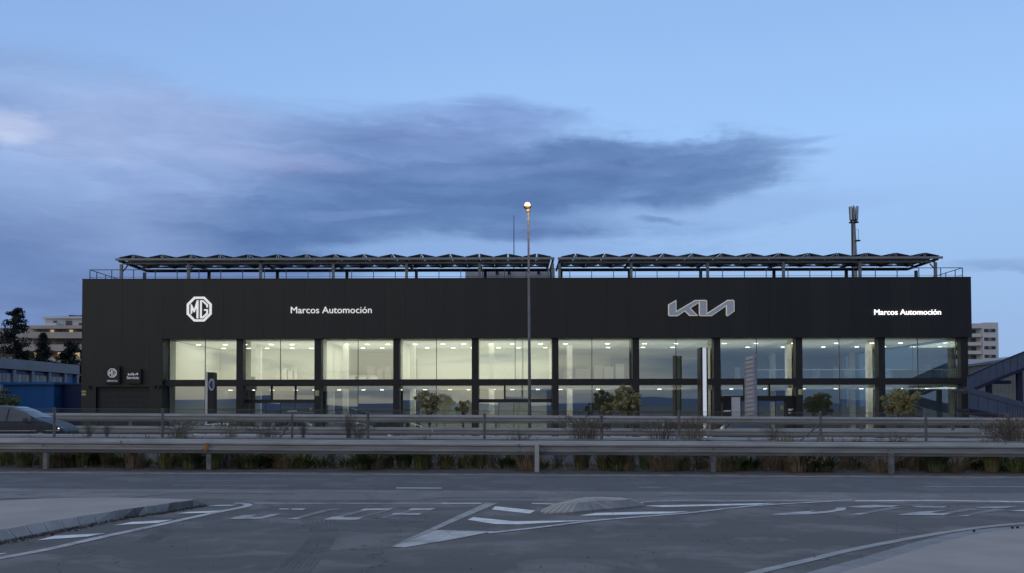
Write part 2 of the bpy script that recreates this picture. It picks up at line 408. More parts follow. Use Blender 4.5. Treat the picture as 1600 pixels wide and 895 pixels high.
def offset_poly(poly, d):
    n = len(poly); out = []
    area = sum(poly[i][0]*poly[(i+1)%n][1]-poly[(i+1)%n][0]*poly[i][1] for i in range(n))
    sg = 1 if area > 0 else -1
    for i in range(n):
        a, b, c = Vector(poly[i-1]), Vector(poly[i]), Vector(poly[(i+1)%n])
        d1 = (b-a).normalized(); d2 = (c-b).normalized()
        n1 = Vector((d1.y, -d1.x))*sg; n2 = Vector((d2.y, -d2.x))*sg
        m = n1+n2
        if m.length < .3: m = n1
        m.normalize(); k = d/max(.45, m.dot(n1)); out.append(tuple(b+m*k))
    return out

# ------------------------------------------------------------------ the ground, roads and pavements
FORE = -1.0                              # level of the dealer's forecourt
def ground():
    xs = [-7000, -2500, -900, -300, -150, -90, -60, -30, 0, 30, 60, 90, 150, 300, 900, 2500, 7000]
    ys = [-6500, -2500, -800, -200, -60, 0, 25, 46, 49, 54, 60, 90, 200, 600, 2000, 7000]
    b = MB()
    for yy in ys:
        for xx in xs:
            z = gz(xx)-.03
            if yy >= 54: z = FORE-.03
            elif yy >= 49: z = (gz(xx)-.03) + (FORE-gz(xx))*.8
            b.v.append((xx, yy, z))
    n = len(xs)
    b.f = [(j*n+i, j*n+i+1, (j+1)*n+i+1, (j+1)*n+i) for j in range(len(ys)-1) for i in range(n-1)]
    return struct(b.build('ground', earth))
ground()
def strip(name, y0, y1, m, dz=0.0, x0=-88, x1=88, th=None):
    b = MB()
    if th is None:
        b.add([(x0, y0, gz(x0)+dz), (x1, y0, gz(x1)+dz), (x1, y1, gz(x1)+dz), (x0, y1, gz(x0)+dz)], [(0, 1, 2, 3)])
    else:
        b.hexa([(x0,y0,gz(x0)+dz-th),(x1,y0,gz(x1)+dz-th),(x1,y1,gz(x1)+dz-th),(x0,y1,gz(x0)+dz-th),
                (x0,y0,gz(x0)+dz),(x1,y0,gz(x1)+dz),(x1,y1,gz(x1)+dz),(x0,y1,gz(x0)+dz)])
    return struct(b.build(name, m))
YE = GP(800, 741.5).y                    # the road's far edge
Y1 = GP(800, 766).y; Y2 = GP(800, 782).y
strip('road', -45, YE+.04, asphalt)
strip('road_lane', Y1, YE+.04, asphalt_dark, .003)
strip('road_shoulder', Y2, Y1-.005, asphalt_worn, .003)
strip('road_edge_line', YE-.06, YE+.06, marking_worn, .0045)
YW = 25.2                                # retaining wall
strip('verge', YE+.05, YW, dirt, .0062)
strip('gutter', YE+.065, YE+.42, mat('road_dust', (.20, .17, .155), .95, 0, (.10, .082, .075), 2.2, .4, 40, detail=7), .0095)
strip('carriageway', YW+2.9, 46, asphalt_worn, .10)
WTOP = .66
strip('pavement', YW+.255, YW+2.85, concrete_pink, WTOP-.012, th=.7)
b = MB(); b.box(-120, 54, FORE-.02, 120, 71, FORE); struct(b.build('forecourt', asphalt_worn))
rw = MB(); x0, x1 = -88, 88
for k in range(0, 44):
    a, c = -88+4*k, -88+4*k+3.985
    rw2 = MB().hexa([(a,YW,gz(a)-.05),(c,YW,gz(c)-.05),(c,YW+.25,gz(c)-.05),(a,YW+.25,gz(a)-.05),
                     (a,YW,gz(a)+WTOP),(c,YW,gz(c)+WTOP),(c,YW+.25,gz(c)+WTOP),(a,YW+.25,gz(a)+WTOP)])
    if k == 0: retaining = empty('retaining_wall', 'low grey concrete retaining wall behind the weeds, carrying the wire mesh fence', 'wall')
    if abs(a+2) < 26:
        rw2.build('wall_block', wall_m, retaining)
# lane dashes and lines of the near road
ribbon('road_marking', [(619, 761.4), (690, 761.6)], .11, marking, .0045)
ribbon('road_marking', [(998, 760.3), (1030, 760.4)], .08, marking_dim, .0045)
ribbon('road_marking', [(1443, 758.9), (1612, 759.6)], .09, marking_dim, .0045)
ribbon('road_marking', [(-10, 765.4), (180, 765.7), (430, 767)], .07, marking_dim, .006)
ribbon('road_marking', [(270, 757), (400, 757.6), (450, 757.8)], .05, marking_dim, .0045)
ribbon('road_marking', [(398, 785.2), (500, 785.4), (600, 785.4), (690, 785.4)], .09, marking_worn, .0045)
ribbon('road_marking', [(690, 785.4), (752, 785.5)], .10, marking, .0045)
ribbon('road_marking', [(831, 785.4), (866, 786.6)], .10, marking, .0045)
ribbon('road_marking', smooth_px([(996, 784.2), (1045, 781), (1151, 781.3), (1266, 780.5), (1303, 781), (1332, 780)]), .10, marking_worn, .0045)
ribbon('road_marking', smooth_px([(1336, 781.4), (1461, 781), (1528, 781.8), (1620, 783)]), .12, marking, .0045)
def poly_mark(px, m=marking, dz=.004):
    return sheet('road_marking', [GP(a, c, dz) for a, c in px], m)
# the painted wedge in the middle
poly_mark([(611, 853), (758, 785), (777.7, 785), (680.5, 827)], marking_dim, .0045)
poly_mark([(611, 853.6), (681, 827.4), (773, 829), (700, 843), (632, 854.4)], marking_worn, .006)
ribbon('road_marking', smooth_px([(760, 832), (852, 821.7), (926, 812.5), (1010, 805.5), (1066, 801.2), (1130, 794.2), (1194, 788), (1300, 782.2)]), .11, marking_worn, .0065)
poly_mark([(773.7, 790), (768.5, 795), (827.5, 801.5), (836.7, 796.7)], marking)
poly_mark([(739.6, 807), (730.4, 811), (773.7, 817.8), (813, 818.2), (925, 811.8), (802.6, 813.4)], marking)
poly_mark([(905, 804.8), (931, 800.4), (1010, 798.6), (1078, 798.0), (1045, 801.2), (960, 803.6)], marking)
poly_mark([(1006, 789.2), (1038, 788.4), (1215, 784.8), (1183, 787.6), (1036, 791.2)], marking)
# left side: edge line and diagonal dashes
ribbon('road_marking', smooth_px([(-30, 876), (0, 871), (75, 857), (150, 840), (232, 822.5), (288, 810), (350, 797), (378, 791.6), (388, 788.4), (380, 785.6), (366, 785)]), .13, marking_worn, .0045)
poly_mark([(57, 843.3), (86, 836), (165, 832), (136, 837.3)], marking, .006)
poly_mark([(179, 819.6), (206, 814.4), (270, 811), (246, 816)], marking, .006)
poly_mark([(274, 801.4), (296, 798.7), (347, 796.6), (326, 800.3)], marking, .006)
poly_mark([(322, 789.8), (340, 788), (372, 787.4), (360, 789.8)], marking_worn, .006)
poly_mark([(-26, 868), (-10, 864), (11, 863), (-4, 866)], marking, .006)
# right side: edge line
ribbon('road_marking', smooth_px([(1150, 901), (1190, 891), (1267, 873), (1318, 860.5), (1395, 845), (1472, 831.4), (1549, 821), (1620, 815)]), .12, marking_dim, .0045)
# STOP lettering on the asphalt
def text_mesh(s, offset=0.0, extrude=0.0, res=3):
    cu = bpy.data.curves.new('lettering', 'FONT'); cu.body = s; cu.offset = offset; cu.extrude = extrude; cu.resolution_u = res
    ob = bpy.data.objects.new('lettering', cu); COL.objects.link(ob)
    bpy.context.view_layer.update()
    me = bpy.data.meshes.new_from_object(ob.evaluated_get(bpy.context.evaluated_depsgraph_get()))
    bpy.data.objects.remove(ob); bpy.data.curves.remove(cu); return me
marking_ghost = paint_mat('road_paint_ghost', (.215, .20, .193, 1), ASPH, .47)
faint_l = [[(530,213),(585,214),(800,159),(740,155)], [(735,160),(745,151),(855,150),(840,158)], [(805,205),(880,203),(1050,163),(985,162)], [(965,211),(1010,210),(1215,158),(1170,160)], [(1110,218),(1170,216),(1385,160),(1322,160)]]
faint_r = [[(600,236),(660,236),(870,203),(790,199)], [(1085,238),(1165,236),(1340,214),(1250,207)], [(1250,246),(1325,243),(1500,214),(1420,206)]]
for fr, ox, oy, k_ in ((faint_l, 340, 760, 4.444), (faint_r, 1190, 740, 3.9)):
    for f_ in fr: sheet('road_lettering', [GP(ox+a/k_, oy+c/k_, .0042) for a, c in f_], marking_ghost)
frag_l = [[(80,222),(130,205),(180,195),(275,192),(245,199),(230,205),(300,208),(370,188),(445,185),(400,197),(310,219),(160,223)], [(420,156),(440,148),(500,150),(495,156)], [(505,150),(615,147),(590,160),(515,157)],
          [(480,222),(530,213),(585,214),(545,224)], [(735,226),(800,205),(885,202),(860,211),(1010,210),(970,227)], [(985,162),(1020,149),(1220,147),(1190,161)], [(1320,160),(1345,148),(1515,146),(1480,162)], [(1200,191),(1230,180),(1425,182),(1395,194)]]
frag_r = [[(60,246),(130,235),(230,228),(330,220),(290,231),(380,226),(450,215),(455,203),(515,203),(510,218),(420,232),(300,244),(150,248)], [(520,199),(600,192),(680,187),(860,190),(800,198),(640,204)], [(525,245),(600,236),(660,236),(600,246)],
          [(820,248),(960,228),(1060,223),(1130,218),(1030,233),(1080,238),(1165,236),(1110,249)], [(920,196),(1130,195),(1110,204),(940,201)], [(1290,200),(1560,194),(1480,206),(1330,204)], [(1190,253),(1300,245),(1250,255)], [(1500,223),(1640,213),(1640,227)]]
for fr, ox, oy, k_ in ((frag_l, 340, 760, 4.444), (frag_r, 1190, 740, 3.9)):
    for f_ in fr: sheet('road_lettering', [GP(ox+a/k_, oy+c/k_, .0062) for a, c in f_], marking_worn)
# tyre scuffs
scuff = mat('tyre_rubber_scuff', (.070, .066, .066), .85, 0, (.128, .119, .117), 2.0, lo=.35, hi=.7)
for k in range(8):
    q = 4.6*k
    ribbon('tyre_mark', smooth_px([(472+q*1.6, 812), (484+q*1.3, 822), (485+q*1.2, 836), (474+q*1.3, 852), (452+q*1.5, 872), (420+q*1.8, 898)]), .022+.012*(k % 3 == 0), scuff, .0022)
for k in range(4):
    ribbon('tyre_mark', smooth_px([(212+9*k, 846), (236+8*k, 834), (258+7*k, 822)]), .05, scuff, .0022)
ribbon('tyre_mark', smooth_px([(150, 786), (230, 774), (330, 770), (460, 771)]), .10, scuff, .005)
ribbon('tyre_mark', smooth_px([(660, 779), (720, 776.5), (840, 777)]), .14, scuff, .005)
ribbon('tyre_mark', smooth_px([(1030, 775), (1080, 772.6), (1200, 773.4)]), .08, scuff, .005)

# traffic island on the left: sloping kerb stones round a concrete top
mortar_m = mat('mortar', (.34, .345, .355), .9)
def kerb_run(root, outer, inner, h, m, gap=.03, name='kerb_stone', pick=None):
    mb = MB()
    for p, q in zip(outer, inner):
        v = (q-p); v.z = 0; v.normalize(); p2 = p+v*.012
        mb.v += [(p2.x, p2.y, gz(p2.x)+.0), (p2.x, p2.y, gz(p2.x)+.020), (q.x, q.y, gz(q.x)+h-.008), (q.x, q.y, gz(q.x))]
    mb.f = [(4*i+j, 4*i+j+1, 4*i+j+5, 4*i+j+4) for i in range(len(outer)-1) for j in range(3)]
    mb.build('mortar_bed', mortar_m, root)
    for i in range(len(outer)-1):
        a, b_ = outer[i], outer[i+1]; c, d = inner[i+1], inner[i]
        l = max((b_-a).length, .05); g = gap/l/2
        A = a.lerp(b_, g); B = a.lerp(b_, 1-g); C = d.lerp(c, 1-g); Dd = d.lerp(c, g)
        z = lambda p, q: Vector((p.x, p.y, gz(p.x)+q))
        jit = rnd.uniform(-.004, .004)
        up = Vector((0, 0, .03))
        k = MB().hexa([z(A, -.02), z(B, -.02), z(C, -.02), z(Dd, -.02), z(A, .025), z(B, .025), z(C, h+jit), z(Dd, h+jit)])
        mm = m if pick is None else pick(i)
        k.build(name, mm, root)
left_island = empty('traffic_island', 'large pinkish concrete island with bluish sloping kerb stones along the road', 'traffic island')
outer_px = [(-60, 861), (-28, 854), (0, 847.5), (25, 842.5), (50, 837.5), (75, 832.5), (100, 827.5), (125, 822.5), (150, 817.5), (180, 811.5), (212, 806), (232, 803.4), (250, 801), (270, 797.4), (287, 793.8), (303, 791.2), (318, 788.8)]
inner_px = [(-75, 842), (-45, 835), (-17, 830), (10, 825.2), (38, 820), (66, 815), (92, 810.6), (119, 806.6), (146, 802.2), (176, 797.6), (208, 792.8), (227, 790), (245, 788), (264, 785.2), (279, 783), (292, 781.2), (302, 780)]
outer = [GP(a, c) for a, c in outer_px]; inner = [GP(a, c, .12) for a, c in inner_px]
kerb_run(left_island, outer, inner, .12, kerb_m)
back_px = [(302, 779.6), (262, 778.2), (215, 777), (150, 776.2), (70, 778), (0, 781), (-90, 786)]
top = [Vector((p.x, p.y, gz(p.x)+.115)) for p in inner] + [GP(a, c, .115) for a, c in back_px]
MB().slab(top, .13).build('island_top', concrete_pink, left_island)
bk = [GP(322, 787.4)] + [Vector((p.x+.05, p.y+.18, 0)) for p in [GP(a, c, .115) for a, c in back_px]]
bi = [top[len(inner)-1]] + [GP(a, c, .115) for a, c in back_px]
kerb_run(left_island, bk, bi, .115, kerb_m)
# loose grit along that kerb
g = MB()
for i in range(420):
    t = rnd.random()*(len(outer)-1.001); j = int(t); p = outer[j].lerp(outer[j+1], t-j)
    p = p + Vector((rnd.gauss(.05, .04), -abs(rnd.gauss(.03, .06))-.01, 0)); r = rnd.uniform(.008, .026)
    c = Vector((p.x, p.y, gz(p.x)+.004+r*.4)); s_ = [c+Vector((r*cos(a), r*sin(a), -r*.4)) for a in (0, 1.6, 3.2, 4.7)] + [c+Vector((rnd.uniform(-.3, .3)*r, 0, r*.7))]
    g.add(s_, [(0,1,4),(1,2,4),(2,3,4),(3,0,4),(3,2,1,0)])
tag(g.build('grit', dirt), 'dark grit and small stones gathered along the left kerb', 'grit', kind='stuff')
g = MB()
for i in range(260):
    p = GP(rnd.uniform(0, 1600), 760+135*rnd.random()**1.5); r = rnd.uniform(.004, .011)
    c = Vector((p.x, p.y, gz(p.x)+.008+r*.3)); s_ = [c+Vector((r*cos(a), r*sin(a), -r*.4)) for a in (0, 1.6, 3.2, 4.7)] + [c+Vector((0, 0, r*.6))]
    g.add(s_, [(0,1,4),(1,2,4),(2,3,4),(3,0,4),(3,2,1,0)])
tag(g.build('pebbles', dirt), 'scattered small pebbles and bits of litter over the asphalt', 'pebbles', kind='stuff')
# domed splitter island
dome = empty('splitter_island', 'small domed concrete island between the painted wedge lines', 'traffic island')
front = [(844, 800.6), (848, 802), (856, 802.6), (866, 802.8), (876, 802.6), (886, 802.2), (896, 801.4), (910, 800), (926, 798.6), (942, 797), (962, 795.4), (984, 793.4), (1008, 790.8)]
rear = [(1003, 787), (985, 785), (950, 783.6), (915, 784.6), (880, 788), (858, 793), (847, 797.4)]
ol = [GP(a, c) for a, c in front+rear]
cx = sum((p for p in ol), Vector())/len(ol)
def inset(p, d):
    v = cx-p; v.z = 0
    w = Vector((v.x*.75, v.y, 0)); return p + w.normalized()*min(d, v.length*.6)
il = [inset(p, .34) for p in ol]
closed_o = ol+[ol[0]]; closed_i = il+[il[0]]
kerb_run(dome, closed_o, closed_i, .125, None, .02, 'kerb_stone', lambda i: kerb_tan if i < 6 or i > 14 else kerb_m)
tb = MB(); rings = []
for f, h in ((0, .115), (.35, .14), (.75, .155)):
    ring = [p.lerp(cx, f) for p in il]; rings.append(len(tb.v)); tb.v += [(p.x, p.y, gz(p.x)+h) for p in ring]
n = len(il); tb.v.append((cx.x, cx.y, gz(cx.x)+.158))
tb.f = [(r+i, r+(i+1)%n, r+n+(i+1)%n, r+n+i) for r in rings[:2] for i in range(n)] + [(rings[2]+i, rings[2]+(i+1)%n, len(tb.v)-1) for i in range(n)]
tb.build('island_top', kerb_tan, dome, smooth=True)
# pavement corner on the right
cpx = [(1230, 906), (1267, 894), (1305, 883.5), (1344, 873), (1382, 861.5), (1421, 850), (1460, 840.5), (1498, 832), (1549, 826), (1600, 823), (1680, 819)]
co = [GP(a, c) for a, c in cpx]; ci = [p+Vector((.14, -.24, 0)) for p in co]
corner = struct(MB().slab([Vector((p.x, p.y, gz(p.x)+.03)) for p in ci] + [GP(2100, 830, .03), GP(2200, 1100, .03), GP(1150, 1100, .03)], .05).build('pavement', concrete_pink))
for i in range(len(co)-1):
    a, b_ = co[i], co[i+1]; c, d = ci[i+1], ci[i]
    z = lambda p, q: Vector((p.x, p.y, gz(p.x)+q))
    g_ = .01
    o = MB().hexa([z(a.lerp(b_, g_), -.02), z(b_.lerp(a, g_), -.02), z(c.lerp(d, g_), -.02), z(d.lerp(c, g_), -.02),
                   z(a.lerp(b_, g_), .012), z(b_.lerp(a, g_), .012), z(c.lerp(d, g_), .027), z(d.lerp(c, g_), .027)]).build('kerb_stone', kerb_m, corner)
for (a, c) in ((1522, 829), (1582, 824), (1590, 823.6)):
    p = GP(a, c, .03); bb = MB().lathe([(.0, -.01), (.014, -.005), (.018, .008), (.012, .018), (0, .021)], p, n=7)
    tag(bb.build('stone', black_p, smooth=True), {1522: 'single dark stone on the kerb of the right-hand pavement', 1582: 'dark stone lying nearer the island side of a pair on the pavement', 1590: 'dark stone at the outer end of a pair on the pavement'}[a], 'stone')
# hills behind the camera, seen in the glass
hb = MB(); N_ = 90
for i in range(N_+1):
    x = -6000+12000*i/N_
    h = 27+25*(.5+.5*sin(i*.37+1))*(.6+.4*sin(i*.13)) + 9*sin(i*.9)+4*sin(i*1.9)
    hb.v += [(x, -4200-600*cos(i*.11), -6), (x, -4600-600*cos(i*.11), max(12, h)), (x, -5600, -6)]
for i in range(N_):
    hb.f += [(3*i, 3*i+3, 3*i+4, 3*i+1), (3*i+1, 3*i+4, 3*i+5, 3*i+2)]
struct(hb.build('hills', hill_m, smooth=True))

# ------------------------------------------------------------------ the showroom
YF, YC, YG = 71.7, 72.0, 73.1            # fascia, column and glass planes
colx = [(369, 379.6), (491.1, 501.7), (614.3, 624.5), (737.1, 747.8), (862.9, 872.9), (988.8, 999.1), (1115.8, 1126.2), (1244, 1254.4), (1373.3, 1383.6), (1502, 1513.5)]
ZT = PZ(436, YF); ZFB = PZ(527.4, YF); ZU = ZFB+.02
ZB1 = PZ(591.2, YC); ZB0 = PZ(600.8, YC)
XL = PX(127.6, YF, 520); XR = PX(1518, YF, 480); XO = PX(256, YC)
YB = 118.0
show = empty('showroom_building', 'long black car showroom with glowing windows, white lettering and a solar canopy on its roof', 'building')
# cladding: upright panels with open joints, a lower course left of the windows
xs = [XL]; wpan = (XR-XL)/44
for i in range(44):
    a, c = XL+wpan*i, XL+wpan*(i+1)
    lo = ZFB
    if c < XO+.1: lo = FORE
    elif a < XO: c_ = XO
    y_ = YF + rnd.uniform(0, .006)
    gx0, gx1 = PX(150, YF), PX(233.5, YF); gz1 = PZ(602, YF)
    def pan(x0, x1, z0, z1):
        MB().box(x0+.0035, y_, z0, x1-.0035, y_+.08, z1).build('cladding_panel', panel_m, show)
    if lo == ZFB: pan(a, c, ZFB, ZT)
    else:
        for (p, q) in ((a, min(c, gx0)), (max(a, gx1), c)):
            if q-p > .05: pan(p, q, FORE, ZFB-.006)
        p, q = max(a, gx0), min(c, gx1)
        if q-p > .05: pan(p, q, gz1, ZFB-.006)
        pan(a, c, ZFB, ZT)
MB().box(XL+.01, YF+.085, ZFB+.01, XR-.01, YF+.3, ZT-.01).build('fascia_backing', dark_m, show)
MB().box(XL, YF-.02, ZT, XR, YF+.35, ZT+.06).build('parapet_coping', frame_m, show)
xpl = XL+wpan*math.floor((XO-XL)/wpan)
MB().box(xpl, YF+.02, FORE, XO, YG+.2, ZFB).build('end_pier', frame_m, show)
MB().box(XL+.01, YF+.32, FORE, XL+.3, YB, ZT-.02).build('side_wall', panel_m, show)
MB().box(XR-.3, YF+.31, ZFB, XR-.01, YB, ZT-.02).build('side_wall', panel_m, show)
MB().box(XL+.3, YF+.3, ZT-.9, XR-.3, YB, ZT-.75).build('roof', dark_m, show)
MB().box(XL+.3, YB, FORE, XR, YB+.3, ZT-.02).build('rear_wall', panel_m, show)
MB().box(XO-.1, YC+.06, ZFB-.001, XR-.35, YG+.02, ZFB+.12).build('soffit', frame_m, show)
# garage door with its slats
gd = MB().box(gx0+.02, YF+.26, gz1-.32, gx1-.02, YF+.34, gz1-.004).build('garage_door', frame_m, show)
door_m = mat('shutter_slat', (.022, .022, .023), .5, 0, (.016, .016, .017), 2)
for k in range(10):
    z1 = gz1-.33-.42*k
    if z1-.41 > FORE-.3: MB().box(gx0+.03, YF+.27, max(FORE, z1-.405), gx1-.03, YF+.31, z1).build('slat', door_m, gd)
MB().box(XL+.3, YF+.34, FORE, xpl, YF+.5, ZFB).build('inner_wall', dark_m, show)
# columns and floor beams
for i, (a, c) in enumerate(colx):
    MB().box(PX(a, YC), YC, FORE, PX(c, YC), YC+.75 if i < 9 else YC+.6, ZFB-.002).build('column', frame_m, show)
edges = [256]+[q for ac in colx for q in ac]
for i in range(10):
    a = PX(edges[2*i], YC)+.003; c = PX(edges[2*i+1], YC)-.003
    MB().box(a, YC+.02, ZB0, c, YG-.1, ZB1).build('floor_beam', frame_m, show)
MB().box(PX(1513.5, YC)+.003, YC+.02, ZB0, PX(1515.5, YC), YG, ZB1).build('floor_beam', frame_m, show)
# glazing
splits = [320.5, 438, 559.5, 682, 805, 925, 1056.5, 1182.5, 1311.5, 1434.5]
XGE = PX(1494.5, YG)
for i in range(10):
    bx0 = PX(edges[2*i], YC)-.3 if i else XO; bx1 = PX(edges[2*i+1], YC)+.3
    if i == 9: bx1 = XGE
    sp = PX(splits[i], YG)
    for fl in (0, 1):
        z0, z1 = (FORE+.06, ZB0+.15) if fl == 0 else (ZB1-.15, ZFB+.05)
        w = MB()
        for xx in (bx0, bx1-.05): w.box(xx, YG-.05, z0, xx+.05, YG+.08, z1)
        w.box(bx0+.05, YG-.05, z0-.05, bx1-.05, YG+.08, z0).box(bx0+.05, YG-.05, z1, bx1-.05, YG+.08, z1+.05)
        entry = fl == 0 and i in (1, 4, 7)
        if not entry:
            w.box(sp-.022, YG-.03, z0, sp+.022, YG+.05, z1)
            cells = [(bx0+.05, sp-.022, z0, z1), (sp+.022, bx1-.05, z0, z1)]
        else:
            tz = PZ(625.2, YG); th = .13
            t1 = bx0+.05+(bx1-bx0)*.36; t2 = bx0+.05+(bx1-bx0)*.665
            w.box(bx0+.05, YG-.12, tz-th, bx1-.05, YG+.05, tz+th)
            for t in (t1, t2): w.box(t-.07, YG-.1, tz+th, t+.07, YG+.05, z1)
            cells = [(bx0+.05, t1-.07, tz+th, z1), (t1+.07, t2-.07, tz+th, z1), (t2+.07, bx1-.05, tz+th, z1)]
            if i != 7:
                d = [bx0+.05+(bx1-bx0-.1)*q for q in (0, .29, .48, .67, 1)]
                for q in d[1:-1]: w.box(q-.02, YG-.03, z0, q+.02, YG+.05, tz-th)
                cells += [(d[k]+.02, d[k+1]-.02, z0, tz-th) for k in range(4)]
        win = w.build('window', mullion, show)
        for (a, c, e, f) in cells:
            pb = MB().box(a+.002, YG, e+.002, c-.002, YG+.024, f-.002)
            ty, tx = rnd.uniform(-.006, .006), rnd.uniform(-.004, .004)     # no two panes hang quite alike
            pb.v = [(p[0], p[1]+ty*(1 if p[0] > (a+c)/2 else -1)+tx*(1 if p[2] > (e+f)/2 else -1), p[2]) for p in pb.v]
            pb.build('pane', glass, win)
# glazed corner on the right
MB().box(XGE-.02, YG+.1, ZB0, XGE+.05, 98, ZB1).build('floor_beam', frame_m, show)
for (e, f) in ((FORE, ZB0-.005), (ZB1+.005, ZFB+.05)):
    w = MB().box(XGE-.02, YG+.1, e, XGE+.03, YG+.16, f).box(XGE-.015, YG+.15, e+.001, XGE+.025, 98, e+.05)
    for yy in (81, 90): w.box(XGE-.01, yy, e+.03, XGE+.02, yy+.06, f)
    win = w.build('window', mullion, show)
    for (a, c) in ((YG+.17, 80.99), (81.07, 89.99), (90.07, 98)): MB().box(XGE, a, e+.06, XGE+.02, c, f-.01).build('pane', glass, win)
MB().box(XGE-.03, 98.01, FORE, XR-.31, 98.3, ZFB+.05).build('inner_wall', white_r, show)
# interior
ZC1, ZC0 = ZFB+.06, ZB0-.02
MB().box(XO, YG+.1, FORE-.01, XGE-.05, YB-.02, FORE+.015).build('showroom_floor', int_floor, show)
MB().box(XO, YG-.09, ZB0+.02, XGE-.05, YB-.02, ZB1-.17).build('upper_floor', int_ceil, show)
MB().box(XO, YG+.12, ZC1+.0, XGE-.05, YB-.02, ZC1+.1).build('upper_ceiling', int_ceil, show)
xa = [PX(q, YG) for q in (256, 374, 496, 619, 742, 868, 994, 1121, 1249, 1378)] + [XGE-.06]
XQ = PX(868, YG)
MB().box(XO-.01, 86, ZB1-.16, PX(496, YG), 86.2, ZC1).build('inner_wall', int_wall, show)
MB().box(PX(496, YG)+.01, 92, ZB1-.16, PX(619, YG), 92.2, ZC1).build('inner_wall', int_wall, show)
MB().box(PX(619, YG)+.01, 85, ZB1-.16, XQ, 85.2, ZC1).build('inner_wall', int_wall, show)
MB().box(XQ+.01, 95, ZB1-.16, PX(1000, YG), 95.2, ZC1).build('inner_wall', int_wall, show)
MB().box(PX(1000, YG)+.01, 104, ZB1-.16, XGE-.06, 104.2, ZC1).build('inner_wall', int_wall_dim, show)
for q, y1 in ((496, 92), (619, 92), (868, 95)):
    MB().box(PX(q, YG)-.08, YG+.8, ZB1-.16, PX(q, YG)+.08, y1-.01, ZC1-.01).build('inner_wall', int_wall, show)
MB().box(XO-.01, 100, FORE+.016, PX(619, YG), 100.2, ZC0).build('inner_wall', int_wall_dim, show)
MB().box(PX(619, YG)+.01, 92, FORE+.016, XQ, 92.2, ZC0).build('inner_wall', int_wall, show)
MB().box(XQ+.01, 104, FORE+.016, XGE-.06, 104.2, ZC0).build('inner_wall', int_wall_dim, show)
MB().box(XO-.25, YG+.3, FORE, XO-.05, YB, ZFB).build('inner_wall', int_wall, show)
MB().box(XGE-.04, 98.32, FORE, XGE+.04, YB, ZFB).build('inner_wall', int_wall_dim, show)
# inner columns
for q in (283, 404, 518, 540, 645, 768, 890, 1105, 1232, 1358):
    Yc = 79.5; xx = PX(q, Yc)
    MB().box(xx-.22, Yc-.22, ZB1-.16, xx+.22, Yc+.22, ZC1-.005).build('inner_column', int_col, show)
    MB().box(xx-.22, Yc-.22, FORE+.016, xx+.22, Yc+.22, ZB0+.015).build('inner_column', int_col, show)
for q in (1207, 1331):
    Yc = 93; xx = PX(q, Yc)
    MB().box(xx-.25, Yc-.25, ZB1-.16, xx+.25, Yc+.25, ZC1-.005).build('inner_column', int_col, show)
    MB().box(xx-.25, Yc-.25, FORE+.016, xx+.25, Yc+.25, ZB0+.015).build('inner_column', int_col, show)
# ceiling lamps: short lit tubes
lm = MB().box(-.17, -.04, -.04, .17, .04, 0).build('ceiling_lamp', lamp_em, mesh_only=True)
for i in range(10):
    for fl in (0, 1):
        zc = (ZC0 if fl == 0 else ZC1)-.004
        for k in range(2 if i > 4 else 3):
            for Yl in ((79, 84) if fl == 1 else (88,)):
                if fl == 1 and i in (0, 1, 3, 4) and Yl > 84: continue
                xx = xa[i]+(xa[i+1]-xa[i])*(k+.5+.12*((i*7+k*3) % 5-2)/2)/(2.1 if i > 4 else 3.1) + (.55 if Yl == 84 else 0)
                link('ceiling_lamp', lm, show, (xx, Yl, zc))
for i in range(10):                      # the light those lamps give
    for fl in (0, 1):
        al = bpy.data.lights.new('ceiling_light', 'AREA'); al.shape = 'RECTANGLE'; al.size = 4.6; al.size_y = 8
        left = i < 5
        al.energy = ((130 if i == 0 else 255, 265, 270, 225, 235)[i] if left else 165) if fl == 1 else ((18, 75, 90, 240, 250)[i] if left else 220)
        al.color = (1, .97, .86) if left else (1, .95, .84)
        lo_ = bpy.data.objects.new('ceiling_light', al); COL.objects.link(lo_)
        lo_.location = ((xa[i]+xa[i+1])/2, 79.5 if fl == 1 else 81, (ZC1 if fl else ZC0)-.12); lo_.parent = show
# office furniture seen upstairs
def desk(x, y, w):
    d = empty('desk', None, None); b = MB().box(x-w/2, y-.4, ZB1+.55, x+w/2, y+.4, ZB1+.59)
    return b
dk = MB().box(PX(540, 83), 82.6, ZB1+.62, PX(588, 83), 83.4, ZB1+.67)
furn = empty('office_counter', 'long grey office counter upstairs behind the glass of the third window bay', 'counter')
dk.build('counter_top', slat_m, furn)
for q in (532, 549, 567, 583): MB().box(PX(q, 83)-.35, 82.8, ZB1-.16, PX(q, 83)+.35, 83.2, ZB1+.615).build('cabinet', white_r, furn)
bal = empty('glass_balustrade', 'glass balustrade on the upper floor behind the right-hand window bays', 'balustrade')
for k in range(9):
    xx = PX(1175+34*k, 82)
    if k < 9: MB().box(xx, 82, ZB1-.15, xx+1.78, 82.02, ZB1+1.0).build('pane', glass_r, bal)
MB().box(PX(1175, 82), 81.98, ZB1+1.0, PX(1481, 82), 82.04, ZB1+1.05).build('handrail', alu, bal)
